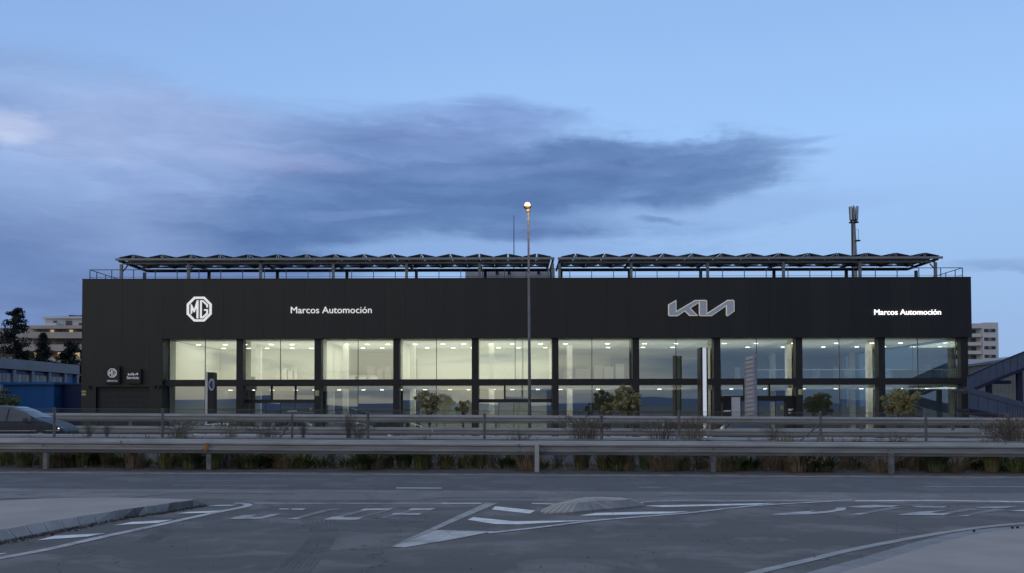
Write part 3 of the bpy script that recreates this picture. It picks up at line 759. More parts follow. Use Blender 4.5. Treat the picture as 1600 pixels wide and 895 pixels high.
# the entrance portal in the eighth bay
def cabinet_row(label, spots, y, m):
    r = empty('cabinet_row', label, 'cabinets')
    for a, c, t_ in spots:
        x_, w_ = PX(a, y), PX(c, y)
        cb = MB().box(x_, y-.25, ZB1-.16, w_, y+.25, PZ(t_, y)).build('cabinet', m, r)
        MB().box(x_+.03, y-.27, ZB1+.05, w_-.03, y-.251, PZ(t_, y)-.06).build('door', m, cb)
cabinet_row('pale cabinets and doors along the upstairs wall of the second bay', [(432, 440, 577), (441, 449, 574), (451, 458, 578), (461, 465, 572)], 85, int_col)
cabinet_row('pale blue-white office cabinets at the back of the third bay upstairs', [(506, 513, 570), (515, 528, 571), (574, 586, 571), (590, 598, 574), (602, 611, 571)], 89, white_r)
cabinet_row('white screens and shelving upstairs in the sixth bay', [(880, 892, 578), (899, 922, 576), (928, 941, 570), (943, 958, 573), (962, 975, 568)], 90, white_r)
cabinet_row('dark display stands upstairs in the eighth and ninth bays', [(1148, 1156, 574), (1204, 1212, 571), (1270, 1280, 576), (1303, 1309, 573), (1330, 1342, 577)], 96, white_r)
for q, lab in ((899, 'dark framed picture upstairs in the sixth bay'), (648, 'tall narrow dark panel upstairs in the fourth bay')):
    r = empty('wall_picture', lab, 'picture'); y_ = 94.95 if q == 899 else 84.95
    MB().box(PX(q, y_), y_-.04, PZ(590 if q != 899 else 586, y_), PX(q+(4 if q != 899 else 20), y_), y_-.002, PZ(560 if q != 899 else 574, y_)).build('frame', slat_m, r)
px0, px1 = PX(1128.5, YG-.3), PX(1243, YG-.3); pzt = PZ(618.5, YG-.3); pzi = PZ(626, YG-.3)
por = MB().box(px0, YG-.5, pzi, px1, YG-.1, pzt).box(px0, YG-.5, FORE, PX(1142, YG-.3), YG-.1, pzi).box(PX(1227, YG-.3), YG-.5, FORE, px1, YG-.1, pzi).build('entrance_portal', frame_m, show)
MB().box(PX(1142.5, YG-.5), YG-.56, FORE, PX(1156, YG-.5), YG-.12, PZ(620.5, YG-.5)).build('entrance_panel', white_r, show)
dw = MB()
for q in (1157, 1184, 1211, 1225): dw.box(PX(q, YG-.2)-.03, YG-.25, FORE, PX(q, YG-.2)+.03, YG-.18, pzi)
ed = dw.build('entrance_door', mullion, show)
for a, c in ((1157, 1184), (1184, 1211), (1211, 1225)):
    MB().box(PX(a, YG-.2)+.031, YG-.23, FORE+.02, PX(c, YG-.2)-.031, YG-.21, pzi-.01).build('pane', glass, ed)
MB().box(PX(1219, YG-.26), YG-.27, PZ(639.5, YG-.26), PX(1223.5, YG-.26), YG-.255, PZ(633.5, YG-.26)).build('door_notice', yellow_m, ed)

# ------------------------------------------------------------------ lettering and emblems
def letters(root, s, x0, x1, zb, zh, y, m, off, depth, side=None, name='letter'):
    """text as separate raised letters; zb baseline, zh height of the capital"""
    me = text_mesh(s, off, .0, 4)
    bm = bmesh.new(); bm.from_mesh(me); bpy.data.meshes.remove(me)
    seen = set(); isl = []
    for f in bm.faces:
        if f in seen: continue
        st = [f]; seen.add(f); grp = []
        while st:
            q = st.pop(); grp.append(q)
            for e in q.edges:
                for h in e.link_faces:
                    if h not in seen: seen.add(h); st.append(h)
        xs_ = [v.co.x for g_ in grp for v in g_.verts]; isl.append([min(xs_), max(xs_), grp])
    isl.sort(key=lambda t: t[0]); lets = []
    for t in isl:
        if lets and t[0] < lets[-1][1]-.02: lets[-1][1] = max(lets[-1][1], t[1]); lets[-1][2] += t[2]
        else: lets.append(t)
    X0 = lets[0][0]; X1 = lets[-1][1]; cap = max(v.co.y for v in lets[0][2][0].verts) if False else max(v.co.y for f in lets[0][2] for v in f.verts)
    sx = (x1-x0)/(X1-X0); sz = zh/cap
    for l in lets:
        b = MB(); vs = {}
        for f in l[2]:
            for v in f.verts:
                if v not in vs: vs[v] = len(vs)
        pts = list(vs)
        co = [(x0+(v.co.x-X0)*sx, zb+v.co.y*sz) for v in pts]; n = len(pts)
        b.v = [(p, y, q) for p, q in co]+[(p, y+depth, q) for p, q in co]
        fs = set(l[2])
        for f in l[2]:
            b.f.append(tuple(vs[v] for v in f.verts))
            for e in f.edges:
                if sum(1 for h in e.link_faces if h in fs) == 1:
                    a_, c_ = (vs[v] for v in e.verts); b.f.append((a_, c_, c_+n, a_+n))
        b.build(name, m, root)
    bm.free()
t1 = empty('lettering', 'softly lit two-word white lettering beside the octagonal emblem on the black fascia', 'sign')
letters(t1, 'Marcos Automoción', PX(454.3, YF-.1, 483), PX(580.7, YF-.1, 483), PZ(487.6, YF-.1), PZ(477.6, YF-.1)-PZ(487.6, YF-.1), YF-.10, sign_white, .0, .07)
t2 = empty('lettering', 'dazzling bold two-word white lettering near the right end of the black fascia', 'sign')
letters(t2, 'Marcos Automoción', PX(1366.5, YF-.1, 487), PX(1470.5, YF-.1, 487), PZ(491.2+.9, YF-.1), PZ(483, YF-.1)-PZ(491.2, YF-.1), YF-.10, sign_glow, .0, .07)
def octo(r, rot=pi/8): return [(r*cos(rot+k*pi/4), r*sin(rot+k*pi/4)) for k in range(8)]
LM = [(-68,-44),(-68,40),(-60,40),(-40,0),(-20,71),(-6,71),(-6,-74),(-22,-74),(-22,20),(-36,-26),(-44,-26),(-54,0),(-54,-30)]
LG = [(5,71),(30,71),(70,36),(70,12),(55,12),(55,28),(26,56),(21,56),(21,-57),(27,-57),(55,-30),(55,-14),(37,-14),(37,0),(70,0),(70,-38),(30,-74),(5,-74)]
def emblem(root, cx_, cz_, R, y, m, mback=None, depth=.06):
    k = R/106.0
    o, i_ = octo(R), octo(R*.825); b = MB()
    vs = [(cx_+x, y, cz_+z) for x, z in o]+[(cx_+x, y, cz_+z) for x, z in i_]
    vs += [(a, y+depth, c) for a, _, c in vs]
    fs = []
    for q in range(8):
        r = (q+1) % 8
        fs += [(q, r, 8+r, 8+q), (q, r, 16+r, 16+q), (8+q, 8+r, 24+r, 24+q)]
    b.add(vs, fs); b.build('emblem_ring', m, root)
    for L in (LM, LG): MB().prism([(cx_+x*k, cz_+z*k) for x, z in offset_poly(L, -1.2)], y, y+depth).build('emblem_letter', m, root)
    if mback: MB().prism([(cx_+x, cz_+z) for x, z in octo(R*.99)], y+depth+.002, y+depth+.03).build('emblem_plate', mback, root)
t3 = empty('emblem', 'white glowing octagonal emblem high on the left of the black fascia', 'sign')
emblem(t3, PX(311.2, YF-.1, 482), PZ(482, YF-.1, 311), PX(331.2, YF-.1, 482)-PX(311.2, YF-.1, 482)+.05, YF-.12, sign_white, sign_side, .08)
KL = [(165,290),(295,215),(295,415),(640,214),(830,212),(846,226),(846,455),(1225,212),(1325,212),(1338,228),(1338,405),(1222,487),(1205,480),(1205,300),(935,485),(735,485),(718,470),(718,240),(545,350),(675,481),(540,481),(455,395),(325,485),(180,485),(165,470)]
def mono(root, x0, x1, zc, y, mf, me_, depth=.10, edge=0.05):
    w = (x1-x0)/(1338-165)
    pl = [((x0+(a-165)*w), zc-(c-349)*w) for a, c in KL]
    if me_:
        MB().prism(offset_poly(pl, edge), y+.03, y+depth).build('logo_edge', me_, root)
        MB().prism(offset_poly(pl, -.02), y, y+.028).build('logo_face', mf, root)
    else: MB().prism(pl, y, y+depth).build('logo_face', mf, root)
t4 = empty('logo_sign', 'large grey angular three-letter logo with pale lit edges on the right of the black fascia', 'sign')
mono(t4, PX(1044.8, YF-.1, 480), PX(1146.8, YF-.1, 480), PZ(480.4, YF-.1, 1096), YF-.17, logo_face, logo_edge, .15, .035)
sign_dim = mat('sign_white_dim', (.5, .5, .52), .5, emit=(.9, .92, 1), es=.22)
# the two service boards over the garage door
s1 = empty('service_board', 'small dark wall board with an octagonal emblem over the word SERVICIO', 'sign')
YS = YF-.3
MB().box(PX(163, YS), YS, PZ(596.5, YS), PX(186.3, YS), YF-.01, PZ(569.5, YS)).build('board', frame_m, s1)
emblem(s1, PX(175.3, YS), PZ(580.3, YS), .36, YS-.02, sign_dim, None, .018)
letters(s1, 'SERVICIO', PX(167.3, YS), PX(183.3, YS), PZ(594, YS), .13, YS-.012, sign_dim, .0, .01)
s2 = empty('service_board', 'small dark wall board with a white angular logo over the word Servicio', 'sign')
MB().box(PX(197.5, YS), YS, PZ(597, YS), PX(219.5, YS), YF-.01, PZ(574, YS)).build('board', frame_m, s2)
mono(s2, PX(199.8, YS), PX(215.5, YS), PZ(582.3, YS), YS-.02, sign_dim, None, .018)
letters(s2, 'Servicio', PX(198.2, YS), PX(217, YS), PZ(589.8, YS), .21, YS-.02, sign_dim, .012, .018)
# small wordings by the entrance
s3 = empty('entrance_logo', 'tiny white angular logo on the dark portal left of the pale entrance panel', 'sign')
mono(s3, PX(1131, YG-.55), PX(1141, YG-.55), PZ(641, YG-.55, 1136), YG-.53, sign_dim, None, .02)
s4 = empty('entrance_logo', 'tiny white logo over two lines of small print on the portal right of the doors', 'sign')
mono(s4, PX(1231.3, YG-.55), PX(1238.7, YG-.55), PZ(638.5, YG-.55, 1236), YG-.53, sign_dim, None, .02)
for zz, w_ in ((641, 5), (645, 4)): MB().box(PX(1231.5, YG-.55), YG-.52, PZ(zz+.8, YG-.55), PX(1231.5+w_, YG-.55), YG-.505, PZ(zz, YG-.55)).build('text_line', sign_dim, s4)
for (a, c, e, f, Y_, lab) in ((492.3, 498.8, 609, 617.6, YC, 'yellow and white notice on the column between second and third bays'),
                              (1247, 1253.6, 607, 616, YC, 'yellow notice on the column right of the entrance'),
                              (484, 487.4, 636, 640.6, YG-.05, 'small yellow notice low on the glass of the second bay'),
                              (127.9, 134.6, 609.2, 612.4, YF, 'upper of two small yellow notices at the left corner of the showroom'),
                              (127.9, 134.6, 613.6, 617, YF, 'lower of two small yellow notices at the left corner of the showroom')):
    r = empty('notice', lab, 'notice')
    x_0, x_1, z_0, z_1 = PX(a, Y_), PX(c, Y_), PZ(f, Y_, (a+c)/2), PZ(e, Y_, (a+c)/2)
    MB().box(x_0, Y_-.02, z_0, x_1, Y_-.003, z_1).build('plate', yellow_m, r)
    MB().box(x_0+.03, Y_-.026, z_0+.04, x_0+(x_1-x_0)*.55, Y_-.0205, z_1-.04).build('print', notice_w, r)
for q, sd in ((138, 1), (240.3, 0), (247.3, 0)):
    r = empty('wall_lamp', {138: 'small dark floodlight above the left corner notices', 240.3: 'inner of two small wall lamps right of the garage door', 247.3: 'outer of two small wall lamps right of the garage door'}[q], 'wall lamp')
    xx, zz = PX(q, YF-.2), PZ(602, YF-.2)
    MB().box(xx-.1, YF-.24, zz-.09, xx+.1, YF-.08, zz+.09).build('housing', black_p, r); MB().box(xx-.03, YF-.079, zz-.03, xx+.03, YF-.001, zz+.03).build('bracket', black_p, r)

# ------------------------------------------------------------------ roof: railing, plant room, canopies
def railing(label, pts, posts, z0, h):
    r = empty('roof_railing', label, 'railing')
    for i in range(len(pts)-1):
        a, c = Vector(pts[i]), Vector(pts[i+1])
        MB().tube([a+Vector((0,0,h)), c+Vector((0,0,h))], .03, 6).build('handrail', steel_d, r)
        for q in (.18, .45): MB().tube([a+Vector((0,0,h*q)), c+Vector((0,0,h*q))], .012, 4).build('wire', steel_d, r)
    pm = MB().box(-.025, -.025, 0, .025, .025, h-.01).build('post', steel_d, mesh_only=True)
    for p in posts: link('post', pm, r, p)
ZR = ZT-.2; RH = PZ(422.3, YF+.6, 138)-ZR
xl, xr = PX(140.5, YF+.6, 430), PX(1504, YF+.6, 430); yr = YF+.6; y2 = YF+9
n_ = int((xr-xl)/1.62)
railing('dark steel railing along the front of the showroom roof', [(xl, yr, ZR), (xr, yr, ZR)], [(xl+(xr-xl)*k/n_, yr, ZR) for k in range(n_+1)], ZR, RH)
railing('dark railing running back along the left roof edge', [(xl, yr+.06, ZR), (xl, y2+12, ZR)], [(xl, yr+1.6*k+1.2, ZR) for k in range(12)], ZR, RH)
railing('dark railing running back along the right roof edge', [(xr, yr+.06, ZR), (xr, y2+12, ZR)], [(xr, yr+1.6*k+1.2, ZR) for k in range(12)], ZR, RH)
Yp = 81.0
pr = empty('plant_room', 'low ribbed grey plant room on the roof behind the canopy', 'roof plant room')
ax, cx2 = PX(727, Yp, 430), PX(867, Yp, 430)
MB().box(ax, Yp, ZT-.7, cx2, Yp+5, PZ(421, Yp)).build('wall', rib_m, pr)
rb = MB().box(-.06, -.05, ZT-.7, .06, -.001, PZ(421, Yp)-.01).build('rib', rib_m, mesh_only=True)
nr_ = 46
for k in range(nr_): link('rib', rb, pr, (ax+.08+(cx2-ax-.16)*k/(nr_-1), Yp, 0))
for q in (777, 796, 842):
    MB().box(PX(q, Yp)-.12, Yp-.3, PZ(428.5, Yp), PX(q, Yp)+.12, Yp-.052, PZ(425.5, Yp)).build('floodlight', black_p, pr)
lr = empty('lightning_rod', 'thin lightning rod rising from the roof left of the street lamp', 'lightning rod')
MB().tube([P(803, 425, Yp+1), P(803, 337, Yp+1)], [.05, .025], 6).build('mast', steel_d, lr)
CY0, CY1 = 73.3, 79.4                    # front and rear of the canopies
def canopy(label, xa_, xb_, ntent, posts_f, posts_r, z0=None):
    r = empty('solar_canopy', label, 'solar canopy')
    zt = PZ(402.6, CY0)                  # top of the beams (measured at the middle)
    nb = 5
    hgt = .17
    MB().box(xa_, CY0, zt-hgt, xb_, CY0+.16, zt).build('front_beam', steel_w, r)
    for k in range(1, nb):
        yy = CY0+(CY1-CY0)*k/(nb-1)-.16*(k == nb-1)
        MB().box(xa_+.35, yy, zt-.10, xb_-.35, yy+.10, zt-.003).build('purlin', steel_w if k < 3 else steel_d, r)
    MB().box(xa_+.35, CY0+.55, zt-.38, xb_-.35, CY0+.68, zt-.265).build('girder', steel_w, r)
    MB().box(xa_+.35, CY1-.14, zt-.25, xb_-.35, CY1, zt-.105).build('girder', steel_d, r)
    for q in posts_f:
        xx = PX(q, CY0+.3, 420)
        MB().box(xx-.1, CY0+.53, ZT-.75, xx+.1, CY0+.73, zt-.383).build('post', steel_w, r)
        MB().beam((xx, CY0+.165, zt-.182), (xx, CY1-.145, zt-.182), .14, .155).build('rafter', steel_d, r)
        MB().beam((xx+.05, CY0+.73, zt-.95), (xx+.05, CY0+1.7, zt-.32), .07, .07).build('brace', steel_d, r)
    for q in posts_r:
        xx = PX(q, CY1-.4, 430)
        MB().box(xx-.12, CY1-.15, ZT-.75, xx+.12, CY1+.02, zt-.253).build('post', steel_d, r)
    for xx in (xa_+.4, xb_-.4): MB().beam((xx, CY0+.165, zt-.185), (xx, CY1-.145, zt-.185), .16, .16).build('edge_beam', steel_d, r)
    w = (xb_-xa_-.5)/ntent; hh = .215; rows = 3; dy = (CY1-CY0-.1)/rows
    pv = [MB().hexa([(0, 0, 0), (w*.47, 0, hh), (w*.47, dy-.06, hh), (0, dy-.06, 0), (-.006, 0, .04), (w*.47-.006, 0, hh+.04), (w*.47-.006, dy-.06, hh+.04), (-.006, dy-.06, .04)]),
          MB().hexa([(0, 0, 0), (-w*.47, 0, hh), (-w*.47, dy-.06, hh), (0, dy-.06, 0), (.006, 0, .04), (-w*.47+.006, 0, hh+.04), (-w*.47+.006, dy-.06, hh+.04), (.006, dy-.06, .04)])]
    pv = [p.build('solar_panel', panel_pv, mesh_only=True) for p in pv]
    st = MB().box(-.02, 0, 0, .02, .04, hh-.02).build('panel_strut', alu, mesh_only=True)
    for t in range(ntent):
        xt = xa_+.25+w*t
        for k in range(rows):
            yy = CY0+.02+dy*k
            link('solar_panel', pv[0], r, (xt+.02, yy, zt+.03)); link('solar_panel', pv[1], r, (xt+w-.02, yy, zt+.03))
        link('panel_strut', st, r, (xt+w*.47, CY0+.05, zt)); link('panel_strut', st, r, (xt+w*.53, CY0+.05, zt))
    return r
canopy('longer left-hand steel roof canopy carrying tent-shaped solar panels', PX(180, CY0, 405), PX(866.5, CY0, 405), 15, [187, 292.5, 405.5, 519.5, 634.5, 749, 864], [223.5, 324.7, 432, 541, 650, 758, 862])
canopy('shorter right-hand steel roof canopy carrying tent-shaped solar panels', PX(871.5, CY0, 405), PX(1473.5, CY0, 405), 13, [874.5, 987, 1107, 1226, 1346, 1464.5], [877, 984, 1096, 1211, 1324.5, 1434])

# ------------------------------------------------------------------ mast, lamp, totems, slatted sign
mast = empty('phone_mast', 'tall phone mast with antenna panels rising behind the right end of the roof', 'mast')
Ym = 125; mx_ = PX(1334.5, Ym, 380); zm = PZ(348, Ym, 1334)
MB().tube([(mx_, Ym, FORE), (mx_, Ym, PZ(400, Ym)), (mx_, Ym, zm)], [.42, .36, .20], 12).build('pole', galv_far, mast)
MB().lathe([(.1, -.06), (.62, -.06), (.62, .06), (.1, .06)], (mx_, Ym, zm), n=14).build('platform', steel_d, mast)
MB().lathe([(.1, -.05), (.5, -.05), (.5, .05), (.1, .05)], (mx_+.35, Ym, PZ(378, Ym)), n=12).build('platform', steel_d, mast)
MB().tube([(mx_-.35, Ym-.2, FORE+8), (mx_-.35, Ym-.2, PZ(352, Ym))], .09, 5).build('cable_ladder', steel_d, mast)
MB().tube([(mx_+.15, Ym-.1, PZ(361, Ym)), (mx_+.55, Ym-.1, PZ(361, Ym)), (mx_+.55, Ym-.1, PZ(376, Ym))], .035, 5).build('bracket', steel_d, mast)
for k in range(9):
    a = k*2*pi/9+.3; c = Vector((mx_+.46*cos(a), Ym+.46*sin(a), zm+.3))
    t = Vector((.045*cos(a), .045*sin(a), 1.0))
    MB().beam(c, c+t*(1.75 if k % 3 else 1.3), .22, .16, (cos(a), sin(a), 0)).build('antenna_panel', alu if k % 2 else galv_far, mast)
    MB().box(mx_+.34*cos(a)-.11, Ym+.34*sin(a)-.1, zm+.15+.25*(k % 3), mx_+.34*cos(a)+.11, Ym+.34*sin(a)+.1, zm+.55+.25*(k % 3)).build('radio_unit', steel_d, mast)
    MB().beam((mx_, Ym, zm+.7), c+Vector((0,0,.35)), .06, .06).build('antenna_arm', steel_d, mast)
MB().tube([(mx_, Ym, zm-.1), (mx_, Ym, zm+2.2)], .11, 8).build('spire', galv_far, mast)
for dx in (-.35, .3): MB().tube([(mx_+dx, Ym, zm+.3), (mx_+dx, Ym, zm+2.0)], .03, 4).build('whip', steel_d, mast)
MB().lathe([(0, -.12), (.12, -.1), (.12, .1), (0, .14)], (mx_, Ym, zm+1.45), n=8).build('beacon', mat('beacon_red', (.5, .12, .08), .4), mast)
Yl = 55; lamp = empty('street_lamp', 'tall grey street lamp with one glowing orange-white head in front of the showroom', 'street lamp')
base = P(827.3, 600, Yl); lx = base.x; ztop = PZ(331, Yl, 826)
MB().tube([(lx, Yl, FORE), (lx, Yl, 4), (lx-.04, Yl, ztop)], [.105, .085, .05], 12).build('pole', galv_post, lamp, smooth=True)
MB().box(lx-.16, Yl-.16, FORE, lx+.16, Yl+.16, FORE+.04).build('base_plate', galv_post, lamp)
hx = lx-.04
MB().lathe([(.04, -.05), (.12, .0), (.13, .12), (.05, .2)], (hx, Yl, ztop-.02), n=12).build('collar', galv_post, lamp)
hd = MB().lathe([(.05, .12), (.14, .16), (.21, .22), (.24, .29), (.215, .30), (.13, .20), (.04, .17)], (hx-.05, Yl, ztop), n=14).build('lamp_head', steel_d, lamp)
MB().lathe([(0, .22), (.12, .25), (.17, .33), (.17, .43), (.10, .51), (0, .54)], (hx-.05, Yl, ztop), n=14).build('bulb', bulb_m, hd, smooth=True)
pl_ = bpy.data.lights.new('street_light', 'POINT'); pl_.energy = 90; pl_.color = (1, .55, .2); pl_.shadow_soft_size = .2
plo = bpy.data.objects.new('street_light', pl_); COL.objects.link(plo); plo.location = (hx-.05, Yl-.5, ztop+.35)
plo.parent = lamp
tm = empty('totem_sign', 'slim black totem with a silver edge and a pale octagonal emblem before the first window', 'sign totem')
Yt = 67.5; a0, a1, a2 = PX(320.4, Yt, 620), PX(324.2, Yt, 620), PX(333.2, Yt, 620); zt_ = PZ(580, Yt, 327)
MB().box(a0, Yt, FORE, a1, Yt+.9, zt_).build('silver_edge', totem_s, tm)
MB().box(a1+.003, Yt+.05, FORE, a2, Yt+.85, zt_-.03).build('body', frame_m, tm)
em_r = .35; ec = (a2-.13, Yt+.0, PZ(600, Yt, 330))
pe = [(ec[0]+x*.62, ec[2]+z*1.28) for x, z in octo(em_r)]
MB().prism(pe, Yt-.02, Yt+.045).build('emblem_plate', totem_e, tm)
pe = [(ec[0]+x*.62, ec[2]+z*1.28) for x, z in octo(em_r*.8)]
for L in (LM, LG): MB().prism([(ec[0]+x*.62*em_r/118, ec[2]+z*1.28*em_r/118) for x, z in L], Yt-.045, Yt-.022).build('emblem_letter', sign_side, tm)
tk = empty('totem_sign', 'tall slim totem with a bright white centre strip between dark edges', 'sign totem')
Yt = 67.2; zt_ = PZ(541.8, Yt, 1100)
b0, b1, b2, b3 = (PX(q, Yt, 600) for q in (1095.4, 1098.3, 1104, 1106.4))
MB().box(b0, Yt+.02, FORE, b1-.002, Yt+1.3, zt_).build('dark_side', frame_m, tk)
MB().box(b2+.002, Yt+.02, FORE, b3, Yt+1.3, zt_).build('dark_side', frame_m, tk)
MB().box(b1, Yt, FORE, b2, Yt+.4, zt_-.02).build('white_strip', totem_w, tk)
MB().box(b1+.0, Yt+.41, FORE, b2, Yt+1.28, zt_-.03).build('core', cream_b, tk)
sg = empty('slatted_sign', 'grey slatted back of a tall sign board standing before the entrance', 'sign board')
Yt = 67.0; c0, c1, c2 = PX(1166.8, Yt, 600), PX(1177.2, Yt, 600), PX(1184.2, Yt, 600)
zl, zm_, zr_ = PZ(557, Yt, 1167), PZ(554.5, Yt, 1177), PZ(552.8, Yt, 1184)
ybk = .9
def vface(xa_, ya_, xb_, yb_, za, zb, nm, m, th=.05):
    d = Vector((xb_-xa_, yb_-ya_, 0)).normalized(); nrm = Vector((-d.y, d.x, 0))*th
    q = [Vector((xa_, ya_, FORE)), Vector((xb_, yb_, FORE)), Vector((xb_, yb_, FORE))+nrm, Vector((xa_, ya_, FORE))+nrm]
    MB().hexa(q+[Vector((p.x, p.y, z)) for p, z in zip(q, (za, zb, zb, za))]).build(nm, m, sg)
vface(c0, Yt+.5, c1, Yt, zl, zm_, 'back_sheet', slat_m); vface(c1+.004, Yt, c2, Yt+.45, zm_, zr_, 'back_sheet', slat_m)
vface(c0, Yt+.56, c1, Yt+.06, zl, zm_, 'front_face', cream_b); vface(c1+.004, Yt+.06, c2, Yt+.51, zm_, zr_, 'front_face', cream_b)
for xx, yy, zz in ((c0, Yt+.5, zl), (c1, Yt-.02, zm_), (c2, Yt+.45, zr_)): MB().box(xx-.035, yy-.07, FORE, xx+.035, yy+.0, zz+.02).build('upright', slat_m, sg)
for k in range(15):
    f = (k+.5)/15.5
    for (xa_, ya_, za), (xb_, yb_, zb) in (((c0+.04, Yt+.48, zl), (c1-.04, Yt+.04, zm_)), ((c1+.04, Yt+.03, zm_), (c2-.04, Yt+.42, zr_))):
        z0a, z0b = za-.3*k-.02, zb-.3*k-.02
        if z0a < FORE+.9: continue
        MB().hexa([(xa_, ya_-.14, z0a-.20), (xb_, yb_-.14, z0b-.20), (xb_, yb_-.03, z0b-.20), (xa_, ya_-.03, z0a-.20),
                   (xa_, ya_-.05, z0a), (xb_, yb_-.05, z0b), (xb_, yb_-.02, z0b), (xa_, ya_-.02, z0a)]).build('slat', slat_m, sg)

# ------------------------------------------------------------------ neighbours on the left
dl = empty('low_building', 'low blue neighbour building with a grey sloping-looking fascia over a row of windows', 'building')
Xn = -48.0
def yat(px, X): return X*FPX/(px-800)
z_t = 6.3; ya, yb = 60, yat(124, Xn)
MB().box(Xn-9, ya, FORE, Xn-.35, yb-.4, 5.2).build('wall', blue_m, dl)
MB().box(Xn-9.4, ya, 5.25, Xn, yb, 6.25).build('roof_fascia', fascia_g, dl)
for k, q in enumerate((-12, 22, 51, 77.5, 102, 121)):
    yy = yat(q, Xn-.1); MB().box(Xn-.34, yy-.25, 3.1, Xn-.06, yy+.25, 5.24).build('pilaster', fascia_g, dl)
qq = [-12, 22, 51, 77.5, 102]
for k in range(4):
    a, c = yat(qq[k], Xn-.1)+.3, yat(qq[k+1], Xn-.1)-.3
    wn = MB().box(Xn-.345, a, 3.0, Xn-.25, c, 3.12).box(Xn-.345, a, 4.85, Xn-.25, c, 4.97).box(Xn-.344, a+.001, 3.11, Xn-.251, a+.039, 4.86).box(Xn-.344, c-.039, 3.11, Xn-.251, c-.001, 4.86).build('window', ramp_d, dl)
    n_ = 4
    for j in range(n_):
        p, s_ = a+(c-a)*j/n_, a+(c-a)*(j+1)/n_
        MB().box(Xn-.34, p+.04, 3.125, Xn-.28, s_-.04, 4.845).build('pane', beige_r if j % 2 else win_d, wn)
bx = empty('blue_annex', 'bright blue box annex with a projecting lip beside the black showroom', 'annex')
Yb = 85.0
MB().box(PX(5, Yb), Yb, FORE, PX(84.5, Yb), Yb+9, PZ(600, Yb, 40)).build('wall', blue_m, bx)
MB().box(PX(2, Yb), Yb-.25, PZ(600, Yb, 40)+.003, PX(87, Yb), Yb+9.2, PZ(596, Yb, 40)).build('roof_lip', blue_lip, bx)
b2_ = empty('blue_annex', 'dark navy wall section between the bright blue annex and the showroom corner', 'annex')
MB().box(PX(85, Yb)+.01, Yb+1.5, FORE, PX(85, Yb)+4.5, Yb+8, PZ(601, Yb+1.5, 100)).build('wall', mat('navy_cladding', (.007, .014, .085), .5, 0, (.006, .011, .07), .7), b2_)
MB().box(PX(85, Yb)+.01, Yb+1.4, PZ(601, Yb+1.5, 100)+.003, PX(85, Yb)+4.5, Yb+8, PZ(599, Yb+1.5, 100)).build('roof_lip', ramp_d, b2_)
# terraced apartment block far behind
ap = empty('apartment_block', 'beige terraced apartment block with a white penthouse far behind dark conifers', 'building')
Ya = 230
def ax_(q): return PX(q, Ya, 520)
def az_(q): return PZ(q, Ya, 80)
MB().box(ax_(-40), Ya+3, FORE, ax_(175), Ya+20, az_(510)).build('core', beige_r, ap)
for (t_, b_, x0_, x1_, dep) in ((507.5, 512.5, 41, 175, 0), (518.5, 528, 40, 175, -1.2), (538, 548, -40, 175, -1.6), (558, 568, -40, 175, -1.6), (520, 530, -40, 6, -.6), (540, 550, -40, 6, -.9)):
    if x1_ == 6 and t_ == 540: continue
    MB().box(ax_(x0_), Ya+dep, az_(b_), ax_(x1_), Ya+2.99, az_(t_)).build('terrace', beige_r, ap)
def wrow(y0, y1, cuts, dep=2.9):
    for (a, c, m_) in cuts:
        w = MB().box(ax_(a), Ya+dep-.1, az_(y1), ax_(c), Ya+dep+.09, az_(y0)).build('window', m_, ap)
wrow(513, 518, [(48, 54, win_d), (58, 64, blind_m), (70, 75, win_lit), (80, 86, win_d), (88, 94, win_d), (100, 105, win_lit), (112, 119, win_d), (122, 126, win_d)])
wrow(528.6, 537.4, [(43, 58, win_d), (63, 70, blind_m), (78, 92, blind_m), (96, 108, win_d), (112, 126, blind_m)])
wrow(548.6, 557.4, [(45, 49, win_lit), (60, 66, win_d), (82, 86, win_lit), (92, 104, win_d), (110, 116, win_lit), (118, 126, win_d)])
MB().box(ax_(54), Ya+5, az_(507), ax_(175), Ya+18, az_(494)).build('penthouse', white_r, ap)
MB().prism([(ax_(43), az_(507.4)), (ax_(80), az_(507.4)), (ax_(80), az_(502))], Ya+2, Ya+4.8).build('parapet', white_r, ap)
MB().box(ax_(52), Ya+4, az_(494), ax_(175), Ya+18.4, az_(491)).build('roof', white_r, ap)
MB().box(ax_(80), Ya+6, az_(491), ax_(175), Ya+17, az_(489.5)).build('roof_upstand', fascia_g, ap)
for (a, c, m_) in ((68, 73, win_d), (88, 97, win_d), (109, 126, mat('dark_glass_rail', (.02, .035, .045), .2))):
    MB().box(ax_(a), Ya+4.8, az_(506.4), ax_(c), Ya+4.99, az_(497.5 if c != 126 else 501)).build('window', m_, ap)
for q in (88, 93, 98, 103, 108, 112, 117, 123): MB().box(ax_(q)-.3, Ya+7, az_(489.4), ax_(q)+.35, Ya+8, az_(488-rnd.random())).build('roof_planter', leaf_dk, ap)
MB().tube([(ax_(122), Ya+7, az_(490)), (ax_(122), Ya+7, az_(481))], .06, 4).beam((ax_(120), Ya+7, az_(482)), (ax_(124), Ya+7, az_(482.4)), .08, .08).build('aerial', steel_d, ap)
